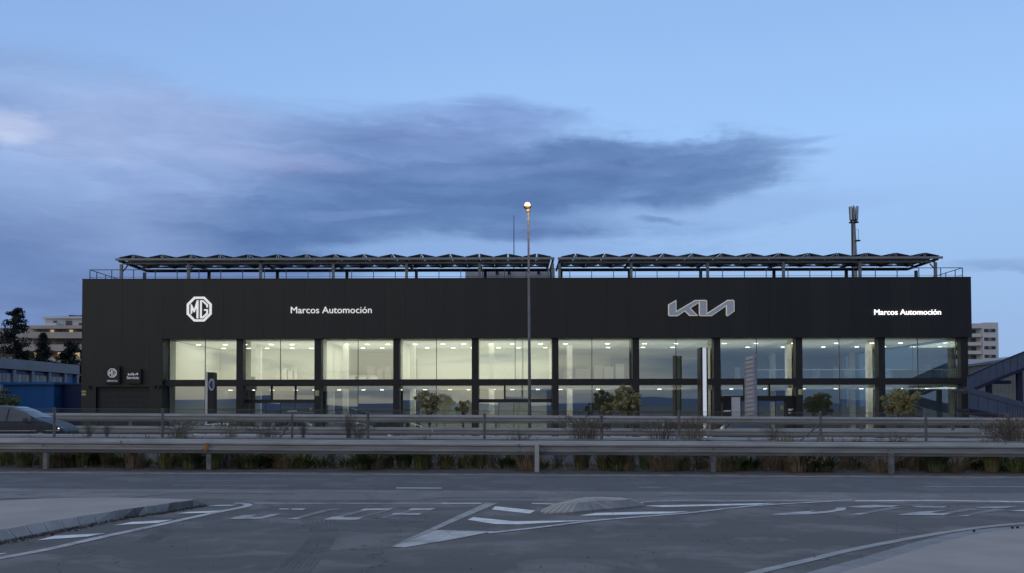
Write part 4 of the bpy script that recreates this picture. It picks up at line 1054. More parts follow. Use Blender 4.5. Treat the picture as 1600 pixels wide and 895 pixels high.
# ------------------------------------------------------------------ neighbours on the right
at = empty('apartment_tower', 'white apartment tower with recessed balconies rising behind the right end of the showroom', 'building')
Yt2 = 210
def bx_(q): return PX(q, Yt2, 540)
def bz_(q): return PZ(q, Yt2, 1540)
MB().box(bx_(1536.5), Yt2, FORE, bx_(1560.2), Yt2+16, bz_(503)).build('wall', white_r, at)
MB().box(bx_(1480), Yt2+2.5, FORE, bx_(1536.4), Yt2+16, bz_(504)).build('wall', white_r, at)
MB().box(bx_(1480), Yt2+.4, bz_(511.5), bx_(1536.4), Yt2+2.49, bz_(504)).build('parapet', white_r, at)
for k in range(6):
    y_ = 513+13.4*k
    f = MB().box(bx_(1538), Yt2-.08, bz_(y_+5), bx_(1555.5), Yt2-.003, bz_(y_)).build('window', win_d, at)
    MB().box(bx_(1544), Yt2-.12, bz_(y_+4.7), bx_(1549), Yt2-.081, bz_(y_+.3)).build('blind', tan_m, f)
    MB().box(bx_(1480), Yt2+.3, bz_(y_+12.2), bx_(1535.2), Yt2+2.48, bz_(y_+7)).build('balcony', white_r, at)
    MB().box(bx_(1516), Yt2+2.3, bz_(y_+6.9), bx_(1525), Yt2+2.47, bz_(y_)).build('window', tan_m, at)
    MB().box(bx_(1525.1), Yt2+2.3, bz_(y_+6.9), bx_(1533), Yt2+2.47, bz_(y_)).build('window', win_d, at)
    MB().box(bx_(1496), Yt2+2.3, bz_(y_+6.9), bx_(1505), Yt2+2.47, bz_(y_)).build('window', win_d, at)
sh = empty('industrial_shed', 'long beige ribbed shed behind the footbridge ramp', 'building')
Ysd = 104
x0_, x1_ = PX(1508, Ysd), PX(1640, Ysd)
zl_, zr2 = PZ(570, Ysd, 1508), PZ(551, Ysd, 1640)
MB().hexa([(x0_, Ysd, FORE), (x1_, Ysd, FORE), (x1_, Ysd+20, FORE), (x0_, Ysd+20, FORE), (x0_, Ysd, zl_), (x1_, Ysd, zr2), (x1_, Ysd+20, zr2), (x0_, Ysd+20, zl_)]).build('wall', shed_m, sh)
for k in range(22):
    f = (k+.5)/22; xx = x0_+(x1_-x0_)*f
    MB().box(xx-.05, Ysd-.06, FORE, xx+.05, Ysd-.002, zl_+(zr2-zl_)*f-.25).build('rib', shed_m, sh)
MB().hexa([(x0_-.1, Ysd-.25, zl_-.2), (x1_, Ysd-.25, zr2-.2), (x1_, Ysd+20, zr2-.2), (x0_-.1, Ysd+20, zl_-.2), (x0_-.1, Ysd-.25, zl_+.06), (x1_, Ysd-.25, zr2+.06), (x1_, Ysd+20, zr2+.06), (x0_-.1, Ysd+20, zl_+.06)]).build('roof_edge', fascia_g, sh)
bw = empty('beige_wall', 'beige panelled boundary wall under the footbridge', 'wall')
Yw = 84
for k in range(5):
    a = PX(1536, Yw)+3.6*k
    for j in range(3): MB().box(a, Yw, FORE+1.2*j+.012, a+3.58, Yw+.3, FORE+1.2*(j+1)).build('wall_panel', shed_m, bw)
fb = empty('footbridge_ramp', 'blue-grey footbridge ramp with solid sides doubling back beside the showroom', 'footbridge')
Yr = 68.0
def flight(pts, name, m, y0, thick=.09):
    (xa_, ta, ba), (xb_, tb_, bb_) = pts
    q = [P(xa_, ba, y0), P(xb_, bb_, y0), P(xb_, tb_, y0), P(xa_, ta, y0)]
    v = [tuple(p) for p in q]+[(p.x, p.y+thick, p.z) for p in q]
    MB().add(v, [(0,1,2,3),(7,6,5,4),(0,4,5,1),(1,5,6,2),(2,6,7,3),(3,7,4,0)]).build(name, m, fb)
up = [(1512, 588, 609), (1557, 567, 590), (1612, 545, 568)]
for i in (0, 1):
    a, c = up[i], up[i+1]; npn = 4 if i == 0 else 5
    for k in range(npn):
        f0, f1 = k/npn, (k+1)/npn-.012
        L = lambda f: tuple(a[j]+(c[j]-a[j])*f for j in range(3))
        flight((L(f0), L(f1)), 'side_panel', ramp_m, Yr)
    flight(((a[0], a[1]-1.6, a[1]-.1), (c[0], c[1]-1.6, c[1]-.1)), 'handrail', ramp_d, Yr-.06, .2)
    flight(((a[0], a[2]+.1, a[2]+4.5), (c[0], c[2]+.1, c[2]+5.5)), 'deck_beam', ramp_d, Yr+.02, .3)
    A, B = P(a[0], a[2]+1, Yr+.34), P(c[0], c[2]+1, Yr+.34)
    MB().hexa([A-Vector((0,0,.2)), B-Vector((0,0,.2)), B+Vector((0,2.2,-.2)), A+Vector((0,2.2,-.2)), A, B, B+Vector((0,2.2,0)), A+Vector((0,2.2,0))]).build('deck', ramp_d, fb)
for q, t_ in ((1556.5, 594), (1605, 577)):
    MB().box(PX(q-3.6, Yr), Yr+.9, FORE, PX(q+3.6, Yr), Yr+1.25, PZ(t_+1, Yr, q)).build('pier', ramp_d, fb)
MB().box(PX(1556, Yr), Yr+.85, PZ(598.5, Yr, 1556), PX(1590, Yr), Yr+1.3, PZ(593, Yr, 1556)).build('bracket', ramp_d, fb)
lowf = [(1514, 612, 637), (1574, 629, 649), (1612, 638, 662)]
Yr2 = 64.5
for i in (0, 1):
    a, c = lowf[i], lowf[i+1]
    L = lambda f: tuple(a[j]+(c[j]-a[j])*f for j in range(3))
    if i == 0:
        for k in range(4): flight((L(k/4), L((k+1)/4-.012)), 'side_panel', ramp_m, Yr2)
    else:
        for k in range(9):
            f = k/9; p = L(f); flight(((p[0], p[1], p[2]), (p[0]+2.7, p[1]+.6, p[2]+.8)), 'baluster_panel', ramp_m, Yr2)
    flight(((a[0], a[1]-1, a[1]-.05), (c[0], c[1]-1, c[1]-.05)), 'handrail', ramp_m, Yr2-.06, .2)
    flight(((a[0], a[2]+.1, a[2]+4), (c[0], c[2]+.1, c[2]+4)), 'deck_beam', ramp_d, Yr2+.02, .3)
    A, B = P(a[0], a[2]+1, Yr2+.34), P(c[0], c[2]+1, Yr2+.34)
    MB().hexa([A-Vector((0,0,.2)), B-Vector((0,0,.2)), B+Vector((0,2.0,-.2)), A+Vector((0,2.0,-.2)), A, B, B+Vector((0,2.0,0)), A+Vector((0,2.0,0))]).build('deck', ramp_d, fb)
    flight(((a[0], a[1]-8, a[1]+10), (c[0], c[1]-8, c[1]+10)), 'far_side', ramp_m, Yr2+2.4)

# ------------------------------------------------------------------ guardrails and mesh fence
WP = [(-.155, -.0), (-.145, .03), (-.115, .045), (-.075, .08), (-.045, .08), (-.02, .03), (.02, .03), (.045, .08), (.075, .08), (.115, .045), (.145, .03), (.155, 0)]   # height, bulge
def wbeam_mesh(L, h=.31, name='beam', m=galv):
    b = MB(); k = h/.31; sec = [(-q*1.0, p*k) for p, q in WP]; n = len(sec)
    for xx, lift in ((0, .0), (L, .004)):
        b.v += [(xx, y-lift, z) for y, z in sec]+[(xx, y-lift+.007, z) for y, z in reversed(sec)]
    n2 = 2*n
    b.f = [(i, (i+1) % n2, n2+(i+1) % n2, n2+i) for i in range(n2)]
    return b.build(name, m, mesh_only=True)
YR = 21.5 + .0
YR = 22.35
ztopr = PZ(687.6, YR-.08)               # top edge of the beam in the middle of the picture
hr = .31*1.07
bm_ = wbeam_mesh(4.03, hr)
gr = empty('guardrail', 'long galvanised guardrail along the far edge of the near road', 'guardrail')
tilt = math.atan(KS)
x_first = PX(325.5, YR)-12
po = MB().box(-.05, 0, -1.0, .05, .1, 0).build('post', galv_post, mesh_only=True)
bz = ztopr-hr/2
posts_px = [-195, 70, 325.5, 581, 838.5, 1115, 1388, 1665]
xsp = [PX(q, YR, 700) for q in posts_px]
for i in range(len(xsp)-1):
    L = xsp[i+1]-xsp[i]
    o = link('beam', wbeam_mesh(L+.16, hr), gr, (xsp[i]-.08, YR, bz-KS*(xsp[i]-.08)+rnd.uniform(-.004, .004)), (rnd.uniform(-.03, .03), tilt+rnd.uniform(-.0012, .0012), 0))
for i, xx in enumerate(xsp):
    z0_ = gz(xx); z1_ = bz-KS*xx-.02
    if i == 3: continue
    if i in (4, 6):                      # these two stand in front of the beam
        MB().box(xx-.05, YR-.21, z0_-.2, xx+.05, YR-.1, z1_+(.13 if i == 4 else -.05)).build('post', alu if i == 4 else galv_post, gr)
    else:
        MB().box(xx-.05, YR+.012, z0_-.2, xx+.05, YR+.11, z1_+.1).build('post', galv_post, gr)
    MB().lathe([(0, -.012), (.02, -.01), (.02, 0)], (xx-.02, YR-.04, z1_+.02), 'Y', 8).build('bolt', galv_post, gr)
rx = PX(324, YR)
MB().prism([(rx-.035, bz-KS*rx-.12), (rx+.04, bz-KS*rx-.09), (rx+.06, bz-KS*rx), (rx+.03, bz-KS*rx+.09), (rx-.01, bz-KS*rx+.04)], YR-.12, YR-.10).build('reflector', amber_m, gr)
# the double rail on the far side of the carriageway
YD = 42.0
dr = empty('double_guardrail', 'two-tier galvanised guardrail on the far side of the carriageway', 'guardrail')
zt1 = PZ(647.9, YD); zt2 = PZ(667.6, YD)
h1 = .33
bseg = wbeam_mesh(4.05, h1, 'beam', galv_far)
n_d = 14
pxd = [632-143*k for k in range(5, 0, -1)]+[632+143*k for k in range(0, 8)]
xd0 = PX(632, YD)-4*7
for k in range(15):
    xx = xd0+4*k
    for zt_ in (zt1, zt2): link('beam', bseg, dr, (xx-.02, YD, zt_-h1/2-KS*xx), (0, tilt, 0))
    z_g = gz(xx)+.1
    MB().box(xx-.05, YD+.01, z_g-.1, xx+.05, YD+.12, zt1-KS*xx-.04).build('post', galv_post, dr)
    if k % 3 == 1: MB().box(xx+1.2, YD-.1, zt2-KS*xx-.22, xx+1.26, YD-.075, zt2-KS*xx-.10).build('reflector', notice_w, dr)
YD2 = 47.5
dr2 = empty('guardrail', 'third guardrail seen through the gap of the double rail at the right', 'guardrail')
for k in range(9):
    xx = PX(1262, YD2)+4*k-4
    link('beam', bseg, dr2, (xx, YD2, PZ(668.2, YD2, 1400)-.165-KS*(xx-18)*.3), (0, tilt*.3, 0))
    MB().box(xx-.05, YD2+.01, -.4, xx+.05, YD2+.12, PZ(668.2, YD2, 1400)-.05-KS*(xx-18)*.3).build('post', galv_post, dr2)
# chain-link fence on the retaining wall
YFN = YW+.12
fe = empty('mesh_fence', 'rusty-grey diamond mesh fence with slim posts on the retaining wall', 'fence')
fp = [(-80, 640), (85, 635.5), (254, 637), (575, 642), (757, 645), (940, 648), (1061, 640), (1282, 642), (1446.5, 641.5), (1620, 646)]
for q, t_ in fp:
    xx = PX(q, YFN, 660); MB().tube([(xx, YFN, gz(xx)+WTOP-.01), (xx, YFN, PZ(t_, YFN, q))], .038, 8).build('post', galv_post, fe)
    if q in (1061, 1282): MB().lathe([(0, .1), (.10, .1), (.10, 0), (0, 0)], (xx, YFN, gz(xx)+WTOP-.015), n=8).build('post_foot', wall_m, fe)
xx = PX(456.5, YFN, 660); MB().tube([(xx, YFN, gz(xx)+WTOP-.01), (xx, YFN, PZ(642, YFN, 456))], .03, 8).build('post', galv_post, fe)
MB().tube([(xx-.05, YFN, PZ(660, YFN, 456)), (PX(437, YFN), YFN-.03, gz(xx)+WTOP-.01)], .03, 6).build('brace', galv_post, fe)
MB().tube([(xx-.4+.28, YFN-.02, PZ(642, YFN, 456)), (xx+.12, YFN-.02, PZ(641.5, YFN, 456))], .025, 6).build('post_cap', notice_w, fe)
x1282 = PX(1282, YFN)
MB().tube([(x1282-.04, YFN, PZ(662, YFN, 1282)), (x1282-.55, YFN-.02, gz(x1282)+WTOP)], .022, 6).build('brace', galv_post, fe)
top_m = PZ(641, YFN)
wb = MB(); xL_, xR_ = PX(-40, YFN), PX(1640, YFN); H = top_m-WTOP; st_ = .066; r_ = .0024
def wire(b, p, q):
    b.add([(p[0]-r_, p[1], p[2]), (p[0]+r_, p[1]-r_, p[2]), (p[0]+r_, p[1]+r_, p[2]), (q[0]-r_, q[1], q[2]), (q[0]+r_, q[1]-r_, q[2]), (q[0]+r_, q[1]+r_, q[2])],
          [(0, 1, 4, 3), (1, 2, 5, 4), (2, 0, 3, 5)])
k = 0; x = xL_
while x < xR_:
    for s_ in (1, -1):
        a = (x, YFN-.045+.003*s_, gz(x)+WTOP); c = (x+s_*H, YFN-.045+.003*s_, gz(x+s_*H)+WTOP+H)
        wire(wb, a, c)
    x += st_
tag(wb.build('diamond_mesh', wire_m, fe), 'fine diamond wire mesh', kind='stuff')
for hh in (H, H*.55, .03):
    MB().tube([(xL_, YFN-.05, gz(xL_)+WTOP+hh), (xR_, YFN-.05, gz(xR_)+WTOP+hh)], .005, 4).build('straining_wire', wire_m, fe)

# ------------------------------------------------------------------ weeds along the verge
def tuft_mesh(nb, h, spread, m, w=.012, seed=0, droop=.5, plume=0):
    r = random.Random(seed); b = MB()
    for i in range(nb):
        a = r.uniform(0, 2*pi); rr = spread*.28*sqrt(r.random()); l = h*r.uniform(.55, 1.05); lean = r.uniform(.05, .55)*spread/h*1.2
        p = Vector((rr*cos(a), rr*sin(a), 0)); d = Vector((cos(a), sin(a), 0)); n_ = Vector((-sin(a), cos(a), 0))*w*r.uniform(.6, 1.3)
        pts = [p + d*lean*l*(t**1.7) + Vector((0, 0, l*(t-droop*lean*t*t*.6))) for t in (0, .4, .75, 1)]
        vs = []
        for j, q in enumerate(pts[:3]): f = (1, .9, .55)[j]; vs += [q-n_*f, q+n_*f]
        vs.append(pts[3]); b.add(vs, [(0,1,3,2),(2,3,5,4),(4,5,6)])
        if plume and i % plume == 0:
            for j in range(6):
                q = pts[3].lerp(pts[2], j/7); e = Vector((r.uniform(-1,1), r.uniform(-1,1), r.uniform(.1,1)))*.035
                b.add([q, q+e, q+e*.4+Vector((0,0,.03))], [(0,1,2)])
    return b.build('grass_tuft', m, mesh_only=True)
def shrub_mesh(nb, h, spread, m, seed=0, leafm=None):
    r = random.Random(seed); b = MB()
    for i in range(nb):
        a = r.uniform(0, 2*pi); l = h*r.uniform(.55, 1.05); lean = r.uniform(0, 1)*spread
        base = Vector((r.gauss(0, .05), r.gauss(0, .05), 0)); p = base
        tip = Vector((cos(a)*lean, sin(a)*lean*.6, l)); mid = base.lerp(tip, .5)+Vector((r.gauss(0, .05), r.gauss(0, .05), .04))
        b.tube([base, mid, tip], [.006, .004, .0018], 3, False)
        for j in range(7):
            t = r.uniform(.3, 1); q = mid.lerp(tip, (t-.5)*2) if t > .5 else base.lerp(mid, t*2)
            e = Vector((r.uniform(-1, 1), r.uniform(-1, 1), r.uniform(.1, 1.1)))*l*.17
            b.tube([q, q+e*.6+Vector((0,0,.01)), q+e], [.0035, .002, .001], 3, False)
            for s_ in range(2):
                c = q+e*r.uniform(.4, 1); u = Vector((r.uniform(-1,1), r.uniform(-1,1), r.uniform(-1,1)))*.016; v = Vector((r.uniform(-1,1), r.uniform(-1,1), r.uniform(-1,1)))*.016
                b.add([c, c+u, c+v], [(0,1,2)])
    return b.build('dry_shrub', m, mesh_only=True)
tg = [tuft_mesh(240, .66, .50, grass_g, .008, 1, .6), tuft_mesh(210, .58, .55, grass_g, .008, 2, .7), tuft_mesh(150, .40, .62, grass_g, .008, 11, .8)]
to = [tuft_mesh(240, .78, .52, grass_o, .007, 3, .6, 6), tuft_mesh(210, .64, .62, grass_o, .008, 4, .7), tuft_mesh(160, .50, .55, grass_o, .008, 12, .7)]
td = [tuft_mesh(200, .66, .70, grass_d, .006, 5, .5, 3), tuft_mesh(180, .58, .85, grass_d, .006, 6, .6, 3)]
ts = [shrub_mesh(34, .66, .42, twig_m, 7), shrub_mesh(30, .60, .5, twig_m, 8)]
tk_ = [tuft_mesh(240, .50, .55, leaf_g, .02, 9, .7), tuft_mesh(200, .42, .6, leaf_g, .022, 10, .7)]
vp = [(12, 'o'), (40, 'g'), (58, 's'), (80, 'o'), (96, 'd'), (112, 'k'), (128, 'o'), (150, 'k'), (172, 'o'), (196, 'k'), (212, 'd'), (226, 'g'), (262, 'o'), (284, 'o'), (300, 'k'), (312, 'd'), (336, 'g'), (352, 's'), (374, 'd'), (392, 'k'),
      (414, 'k'), (432, 'o'), (448, 'd'), (474, 'g'), (502, 'g'), (520, 's'), (542, 'o'), (566, 'k'), (586, 'd'), (606, 'o'), (632, 'k'), (660, 'g'), (672, 's'), (698, 'o'), (726, 'o'), (748, 'g'), (770, 's'), (792, 'k'), (812, 's'), (828, 'd'), (846, 'g'),
      (872, 's'), (908, 'o'), (944, 'o'), (964, 'k'), (978, 'd'), (1008, 'g'), (1030, 'd'), (1046, 'd'), (1068, 'o'), (1090, 's'), (1102, 's'), (1128, 'd'), (1144, 'g'), (1168, 'k'), (1200, 'd'), (1228, 'o'), (1246, 'd'), (1262, 'k'), (1288, 'k'), (1316, 'd'),
      (1338, 's'), (1354, 's'), (1372, 'd'), (1398, 's'), (1420, 'd'), (1444, 'o'), (1460, 'k'), (1490, 'd'), (1512, 'o'), (1532, 'k'), (1548, 'o'), (1566, 'k'), (1584, 'g'), (1600, 'o')]
look = {'g': ('green grass tuft', tg, 'grass_tuft'), 'o': ('olive grass tuft', to, 'grass_tuft'), 'd': ('dry brown grass tuft', td, 'grass_tuft'), 's': ('bare twiggy shrub', ts, 'dry_shrub'), 'k': ('low leafy dark weed', tk_, 'leafy_weed')}
marks = [('left frame edge', -20), ('first rail post from the left', 70), ('amber rail reflector', 325), ('fence corner brace', 456), ('white road dash', 655), ('rail post standing before the beam', 838), ('domed traffic island', 930), ('fence post with a block foot', 1061), ('rusty rail post', 1115), ('braced fence post', 1282), ('short front rail post', 1388), ('last fence post', 1446), ('right frame edge', 1620)]
cnt = {}
ORD = 'first second third fourth fifth sixth seventh eighth ninth tenth eleventh twelfth thirteenth fourteenth fifteenth sixteenth seventeenth eighteenth nineteenth twentieth'.split()
for q, t_ in vp:
    nm, ms, kindn = look[t_]; cnt[t_] = cnt.get(t_, 0)+1
    Yv = 22.95+rnd.uniform(-.25, .8); xx = PX(q, Yv)
    s_ = rnd.uniform(.95, 1.25)
    o = link(kindn, ms[cnt[t_] % len(ms)], None, (xx, Yv, gz(xx)+.015), (0, 0, rnd.uniform(0, 6.28))); o.scale = (s_*rnd.uniform(.9, 1.3), s_, s_*rnd.uniform(.75, 1.15))
    near = min(marks, key=lambda mm: abs(mm[1]-q))
    side = 'left of' if near[1] > q else 'right of'
    tag(o, '%s under the front guardrail, %s of its kind counted from the left' % (nm, ORD[cnt[t_]-1]), kindn.replace('_', ' ').split()[-1] if kindn != 'grass_tuft' else 'grass tuft', 'weeds along the retaining wall')
# continuous low growth and dead leaves on the verge
g = MB(); r2 = random.Random(5)
for i in range(8000):
    xx = r2.uniform(-16, 16); yy = 22.75+2.2*r2.random()**.7
    a = r2.uniform(0, 6.28); h = r2.uniform(.04, .20)*(1 if yy > 23 else .5); l = r2.uniform(-.3, .3)
    p = Vector((xx, yy, gz(xx)+.02)); d = Vector((cos(a), sin(a), 0))*.009
    g.add([p-d, p+d, p+Vector((l*h+cos(a)*.02, r2.uniform(-.3, .3)*h, h))], [(0,1,2)])
tag(g.build('grass', grass_o), 'thin low grass and seedlings covering the dirt verge', 'grass', kind='stuff')
g = MB()
for i in range(2600):
    xx = r2.uniform(-16, 16); yy = 22.62+abs(r2.gauss(0, .5)); s_ = r2.uniform(.015, .045)
    if yy > 25.1: continue
    p = Vector((xx, yy, gz(xx)+.025+r2.random()*.03)); u = Vector((r2.uniform(-1,1), r2.uniform(-1,1), r2.uniform(-.3,.5)))*s_; v = Vector((r2.uniform(-1,1), r2.uniform(-1,1), r2.uniform(-.3,.5)))*s_
    g.add([p, p+u, p+u+v, p+v*.8], [(0,1,2,3)])
tag(g.build('dead_leaves', mat('dead_leaf', (.10, .075, .055), .9, 0, (.19, .165, .14), 14)), 'dead leaves and litter lying along the verge edge', 'leaves', kind='stuff')
# taller dry plants between the wall and the carriageway
tall = [shrub_mesh(44, .62, .75, leaf_g, 21), shrub_mesh(46, .60, .85, twig_m, 22), tuft_mesh(120, .72, 1.0, grass_d, .0045, 23, .55, 1), tuft_mesh(130, .66, 1.15, twig_m, .0045, 24, .5, 1)]
for q, k_, sc, lab in ((140, 0, 1.0, 'dark leafy shrub behind the front rail just right of the navy car'), (168, 1, .8, 'bare shrub right of the dark leafy shrub by the car'), (280, 3, .9, 'dry grass clump above the front rail right of the second fence post'),
                       (362, 2, 1.15, 'tall feathery dry grass above the rail right of the silver-edged totem'), (418, 3, .9, 'dry brush left of the braced fence post above the rail'), (474, 1, 1.0, 'dry brush right of the leaning fence brace'), (545, 1, 1.3, 'wide dry brush at the fence post under the third window bay'), (560, 3, 1.0, 'dry grass just left of the fence post under the third window bay'),
                       (908, 3, 1.25, 'dry brown grass above the front rail right of the street lamp'), (925, 2, .9, 'feathery dry grass left of the broken fence post'), (1032, 3, .95, 'dry grass left of the thick fence post under the seventh bay'), (1080, 2, 1.0, 'feathery dry grass right of the thick fence post'), (1206, 3, .8, 'low dry grass above the rail below the entrance'),
                       (1552, 3, 1.0, 'dry grass above the rail below the footbridge pier'), (1574, 1, 1.4, 'large bare brush above the rail near the right edge'), (1592, 2, 1.3, 'tall brown grass above the rail at the right edge')):
    Yv = 25.75; xx = PX(q, Yv)
    nm = ('dry_shrub', 'dry_shrub', 'dry_grass', 'dry_grass')[k_]
    o = link(nm, tall[k_], None, (xx, Yv, gz(xx)+WTOP-.03), (0, 0, rnd.uniform(0, 6))); o.scale = (sc*1.15, sc*.55, sc*rnd.uniform(.72, .95))
    tag(o, lab, 'dry plant', 'dry plants between wall and carriageway')

# ------------------------------------------------------------------ trees
def leaf_cloud(b, c, R, n, s, r, sq=.8):
    for i in range(n):
        d = Vector((r.gauss(0,1), r.gauss(0,1), r.gauss(0,1))); d.normalize(); d *= R*(r.random()**.45); d.z *= sq
        p = c+d; u = Vector((r.uniform(-1,1), r.uniform(-1,1), r.uniform(-1,1))).normalized()*s*r.uniform(.6, 1.2); v = u.cross(Vector((r.uniform(-1,1), r.uniform(-1,1), r.uniform(-1,1)))).normalized()*s*.5
        b.add([p-u, p+v, p+u, p-v], [(0,1,2,3)])
def broad_tree(name, label, x, y, zb, h, R, trunk_h, leafm, seed, nclump=26, nleaf=90, ls=.085, fill=1.0, cat='tree'):
    r = random.Random(seed); t = empty(name, label, cat)
    base = Vector((x, y, zb)); fork = Vector((x+r.uniform(-.1, .1), y, zb+trunk_h)); cz = zb+h-R*.85
    tb_ = MB(); tb_.tube([base, base.lerp(fork, .5)+Vector((.03, 0, 0)), fork], [.11, .085, .07], 8)
    cb = MB()
    for i in range(nclump):
        d = Vector((r.gauss(0,1), r.gauss(0,1), r.gauss(0,1))).normalized()
        d *= R*.86*r.random()**.38*(1+.22*sin(3.1*d.x+seed)+.16*sin(5*d.z+2*seed))
        c = Vector((x, y, cz))+Vector((d.x, d.y, d.z*.8))
        if i < 11: tb_.tube([fork, fork.lerp(c, .5)+Vector((r.gauss(0,.08), r.gauss(0,.08), .05)), c], [.045, .028, .008], 5, False)
        leaf_cloud(cb, c, R*r.uniform(.10, .30)*fill, int(nleaf*r.uniform(.6, 1.3)), ls, r)
    tb_.build('trunk', bark, t); cb.build('crown', leafm, t); return t
broad_tree('olive_tree', 'rounded olive tree with airy crown before the fourth window bay', PX(672, 66), 66, FORE, PZ(605.5, 66)-FORE, 1.1, 1.2, leaf_o, 3, 44, 46, .085, 1.0)
broad_tree('small_tree', 'small bright green tree right of the airy olive tree', PX(723, 66.5), 66.5, FORE, PZ(624, 66.5)-FORE, .60, 1.3, leaf_o, 5, 20, 70, .09)
broad_tree('olive_tree', 'dense dark olive tree in front of the column left of the seventh bay', PX(980, 65), 65, FORE, PZ(604.5, 65)-FORE, 1.25, .7, leaf_o, 8, 70, 100, .085, 1.05)
broad_tree('small_bush', 'low olive bush with a dark trunk at the left foot of the dense olive tree', PX(950, 66), 66, FORE, PZ(624, 66)-FORE, .62, .8, leaf_o, 9, 12, 70, .085)
broad_tree('olive_tree', 'large round olive tree before the last window bay at the right', PX(1404, 64.5), 64.5, FORE, PZ(604, 64.5)-FORE, 1.28, .7, leaf_o, 12, 75, 100, .085, 1.05)
broad_tree('roadside_bush', 'dark round bush in front of the blue annex at the left edge', PX(14, 62), 62, FORE, PZ(605, 62)-FORE, 1.25, .4, leaf_g, 15, 30, 100, .085, 1.1)
def conifer(label, x, y, zb, h, R, seed, top=.12):
    r = random.Random(seed); t = empty('conifer_tree', label, 'conifer')
    MB().tube([(x, y, zb), (x, y, zb+h*.97)], [.35, .04], 7).build('trunk', bark, t)
    b = MB(); n = int(h*7)
    for i in range(n):
        f = i/n; z = zb+h*(.12+.86*f); rad = R*(1-f)**.75*r.uniform(.55, 1.15)+top
        a = r.uniform(0, 6.28)
        for s_ in range(5):
            q = (s_+1)/5; c = Vector((x+cos(a)*rad*q, y+sin(a)*rad*q, z+.3*q-.2*q*q))
            leaf_cloud(b, c, .28+.36*(1-f)*(1.15-q*.6)+.12, 26, .15, r, .75)
    b.build('crown', leaf_dk, t); return t
Yc_ = 130
conifer('tall dark conifer with a ragged crown at the left edge', PX(22, Yc_), Yc_, FORE, PZ(478, Yc_, 22)-FORE, 3.3, 31, .7)
conifer('slimmer pointed dark conifer between the tall one and the round one', PX(68, Yc_), Yc_, FORE, PZ(519, Yc_, 68)-FORE, 2.3, 32, .3)
conifer('rounder dark conifer beside the left corner of the showroom', PX(98, Yc_), Yc_+2, FORE, PZ(529, Yc_, 98)-FORE, 2.7, 33, .9)
conifer('narrow dark conifer half hidden by the showroom corner', PX(119, Yc_), Yc_+3, FORE, PZ(541, Yc_, 119)-FORE, 1.5, 34, .3)
conifer('dark conifer cut by the left frame edge below the tall one', PX(-4, Yc_), Yc_-3, FORE, PZ(534, Yc_, 0)-FORE, 1.9, 35, .4)

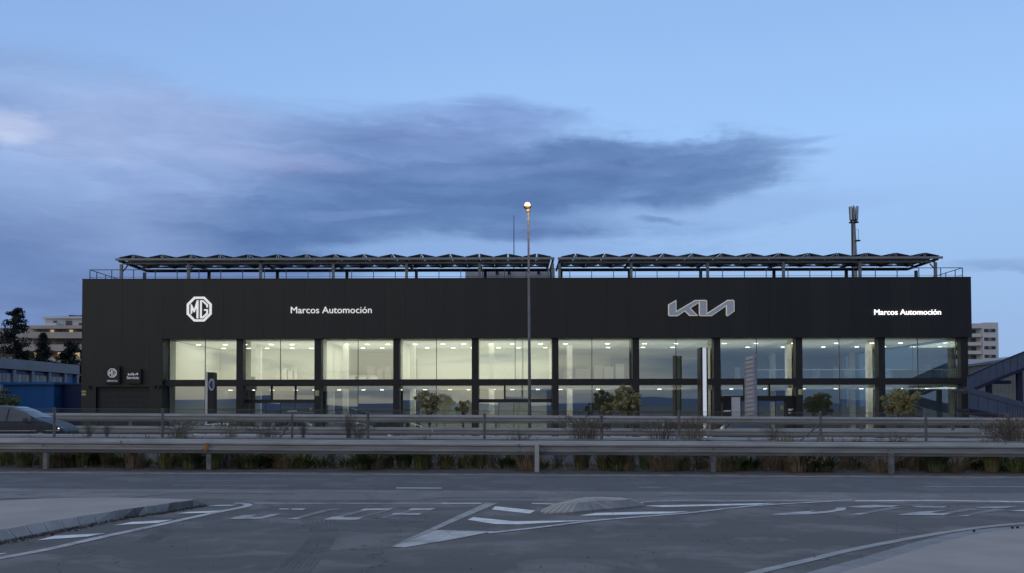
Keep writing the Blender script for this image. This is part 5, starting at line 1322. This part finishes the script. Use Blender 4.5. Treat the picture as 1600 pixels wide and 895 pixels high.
# ------------------------------------------------------------------ cars
def car(label, x_front, y, zg, body_m, L=4.25, Wd=1.76, H=1.56, lit=False, kind='hatch', rz=0.0, cname='car'):
    """built along +x (nose at x=0), then placed"""
    root = empty(cname, label, 'car')
    #      x     top    belt  halfwidth roofhalf
    st = [(-L,    .62, .60, .60, .40), (-L+.06, .95, .86, .74, .55), (-L+.20, 1.22, .96, .82, .60), (-L+.55, 1.47, .97, .87, .58), (-L+1.2, 1.545, .96, .88, .60), (-L+1.75, 1.56, .95, .88, .605),
          (-L+2.25, 1.53, .945, .88, .60), (-1.55, 1.36, .94, .88, .62), (-1.12, 1.10, .935, .875, .68), (-.95, 1.03, .93, .87, .72), (-.60, .93, .875, .85, .70), (-.28, .80, .76, .80, .62), (-.08, .66, .62, .70, .50), (0, .52, .50, .58, .42)]
    k = H/1.56; sec = []
    for (xx, t_, be, w, rw_) in st:
        t_ *= k; be *= k
        low = .24 if -L+.1 < xx < -.1 else .34
        half = [(0, low), (w*.86, low), (w*.985, low+.14), (w, be*.72), (w*.975, be), (w*.975+(rw_-w*.975)*.45, be+(t_-be)*.52), (rw_+.03, be+(t_-be)*.86), (rw_*.72, t_-.018*k), (0, t_)]
        sec.append((xx, half))
    b = MB(); m_ = 9; ring = 2*m_-2
    for xx, half in sec:
        b.v += [(xx, -p, z) for p, z in half] + [(xx, p, z) for p, z in reversed(half[1:-1])]
    for i in range(len(sec)-1):
        for j in range(ring): b.f.append((i*ring+j, i*ring+(j+1) % ring, (i+1)*ring+(j+1) % ring, (i+1)*ring+j))
    b.f.append(tuple(range(ring))); b.f.append(tuple(range((len(sec)-1)*ring, len(sec)*ring))[::-1])
    o = b.build('body', body_m, root, smooth=True)
    mod = o.modifiers.new('smooth', 'SUBSURF'); mod.levels = 2; mod.render_levels = 2
    dgp = None
    def panel(quads, name, m, off=.014, shrink=.04):
        """a shaped pane lying on the body between stations"""
        p = MB()
        for q in quads:
            vs = [Vector(v) for v in q]; n_ = (vs[1]-vs[0]).cross(vs[3]-vs[0]).normalized(); c = sum(vs, Vector())/4
            if n_.dot(Vector((0, c.y, c.z-.6))) < 0: n_ = -n_
            vs = [v+(c-v)*shrink*0+n_*off for v in vs]
            p.add(vs, [(0,1,2,3)])
        return p.build(name, m, root)
    def pt(xx, j, s_):
        for i in range(len(sec)-1):
            if sec[i][0] <= xx <= sec[i+1][0]:
                f = (xx-sec[i][0])/(sec[i+1][0]-sec[i][0]); a, c = sec[i][1][j], sec[i+1][1][j]
                return (xx, s_*(a[0]+(c[0]-a[0])*f), a[1]+(c[1]-a[1])*f)
    for s_ in (-1, 1):
        wq = [-L+.62, -L+1.2, -L+1.75, -L+2.25]
        for a, c in ((-L+.55, -L+1.30), (-L+1.36, -L+2.2), (-L+2.26, -1.22)):
            qs = []
            n_ = 4
            for e in range(n_):
                u, v = a+(c-a)*e/n_, a+(c-a)*(e+1)/n_
                for j0 in (4, 5): qs.append((pt(u, j0, s_), pt(v, j0, s_), pt(v, j0+1, s_), pt(u, j0+1, s_)))
            panel(qs, 'side_window', car_glass, .012)
        qs = [(pt(-L+.4+(L-.55)*e/10, 3, s_)) for e in range(11)]
        tr = MB()
        for e in range(10):
            a, c = Vector(qs[e]), Vector(qs[e+1]); a.z = c.z = .60*k
            tr.add([a+Vector((0, s_*.012, -.02)), c+Vector((0, s_*.012, -.02)), c+Vector((0, s_*.018, .02)), a+Vector((0, s_*.018, .02))], [(0,1,2,3)])
        if lit: tr.build('door_moulding', chrome, root)
        mi = MB().lathe([(0, -.09), (.07, -.08), (.10, 0), (.07, .08), (0, .09)], (-1.32, s_*(Wd/2+.10), 1.0*k), 'X', 8).build('mirror', black_p, root, smooth=True)
        hl = MB(); a0_, a1_ = pt(-.62, 4, s_), pt(-.13, 4, s_)
        hl.hexa([(-.58, s_*.80, .70*k), (-.16, s_*.66, .60*k), (-.12, s_*.52, .60*k), (-.52, s_*.64, .74*k), (-.62, s_*.80, .82*k), (-.2, s_*.70, .70*k), (-.16, s_*.52, .72*k), (-.58, s_*.64, .86*k)])
        h_ = hl.build('headlight', lamp_lens, root)
        if lit: MB().lathe([(0, -.05), (.04, -.04), (.06, .02), (.04, .06), (0, .07)], (-.25, s_*.69, .66*k), 'X', 10).build('bulb', lamp_on, h_, smooth=True)
        for wx in (-.82, -L+.78):
            ty = MB().lathe([(.20, -.10), (.30, -.11), (.325, -.07), (.325, .07), (.30, .11), (.20, .10)], (wx, s_*(Wd/2-.10), .325), 'Y', 20).build('wheel', tyre_m, root, smooth=True)
            rm = MB().lathe([(0, .015), (.07, .015), (.20, -.01), (.205, .03)], (wx, s_*(Wd/2-.10)+s_*.085, .325), 'Y', 14).build('rim', alu, ty)
    qs = []
    for s_ in (-1, 1):
        for (u, v) in ((-1.98, -1.55), (-1.55, -1.12)):
            for j0 in (6, 7): qs.append((pt(u+.02, j0, s_), pt(v+.02, j0, s_), pt(v+.02, j0+1, s_), pt(u+.02, j0+1, s_)))
    panel(qs, 'windscreen', car_glass, .012)
    qs = []
    for s_ in (-1, 1):
        for (u, v) in ((-L+.10, -L+.2), (-L+.2, -L+.5)):
            for j0 in (6, 7): qs.append((pt(u, j0, s_), pt(v, j0, s_), pt(v, j0+1, s_), pt(u, j0+1, s_)))
    panel(qs, 'rear_window', car_glass, .012)
    MB().box(-.02, -.34, .42*k, .025, .34, .56*k).build('grille', black_p, root)
    root.location = (x_front, y, zg); root.rotation_euler = (0, 0, rz)
    return root
Yk = 36.3
xf = PX(114.5, Yk, 670)
car('dark navy people carrier with a lit headlamp passing on the carriageway at the left', xf, Yk, gz(xf)-.04, navy, 4.3, 1.78, 1.53, True)
silver = mat('car_paint_silver', (.42, .43, .45), .3, .5, coat=.6)
white_p = mat('car_paint_white', (.70, .70, .70), .3, coat=.6)
black_c = mat('car_paint_black', (.012, .012, .014), .22, .2, coat=.8)
blue_c = mat('car_paint_blue', (.03, .055, .12), .25, .4, coat=.8)
ZP = FORE+.004
car('white car parked on the forecourt beside the silver-edged totem', PX(408, 63), 63, ZP, white_p, H=1.5)
car('black car with pale roof bars parked before the third window bay', PX(612, 62), 62, ZP, black_c, L=4.5, H=1.58)
car('dark blue car parked before the entrance portal', PX(1232, 61.5), 61.5, ZP, blue_c, L=4.4, H=1.56)
car('silver car parked beyond the rails left of the blue annex bush', PX(60, 60), 60, ZP, silver, L=4.2, H=1.52)
for q, s_ in ((-1.0, 0),):
    pass

# ------------------------------------------------------------------ every thing's Empty stands at its base
bpy.context.view_layer.update()
def desc(o):
    for c in o.children:
        yield c; yield from desc(c)
for o in list(scene.objects):
    if o.type == 'EMPTY' and o.parent is None and o.location.length < 1e-6:
        lo = Vector((1e9,)*3); hi = -lo
        for d in desc(o):
            if d.type != 'MESH': continue
            M_ = W(d)
            for c in d.bound_box:
                p = M_ @ Vector(c); lo = Vector(map(min, lo, p)); hi = Vector(map(max, hi, p))
        if lo.x > 1e8: bpy.data.objects.remove(o); continue
        base = Vector(((lo.x+hi.x)/2, (lo.y+hi.y)/2, lo.z))
        o.location = base
        for c in o.children: c.matrix_parent_inverse = Matrix.Translation(-base) @ c.matrix_parent_inverse
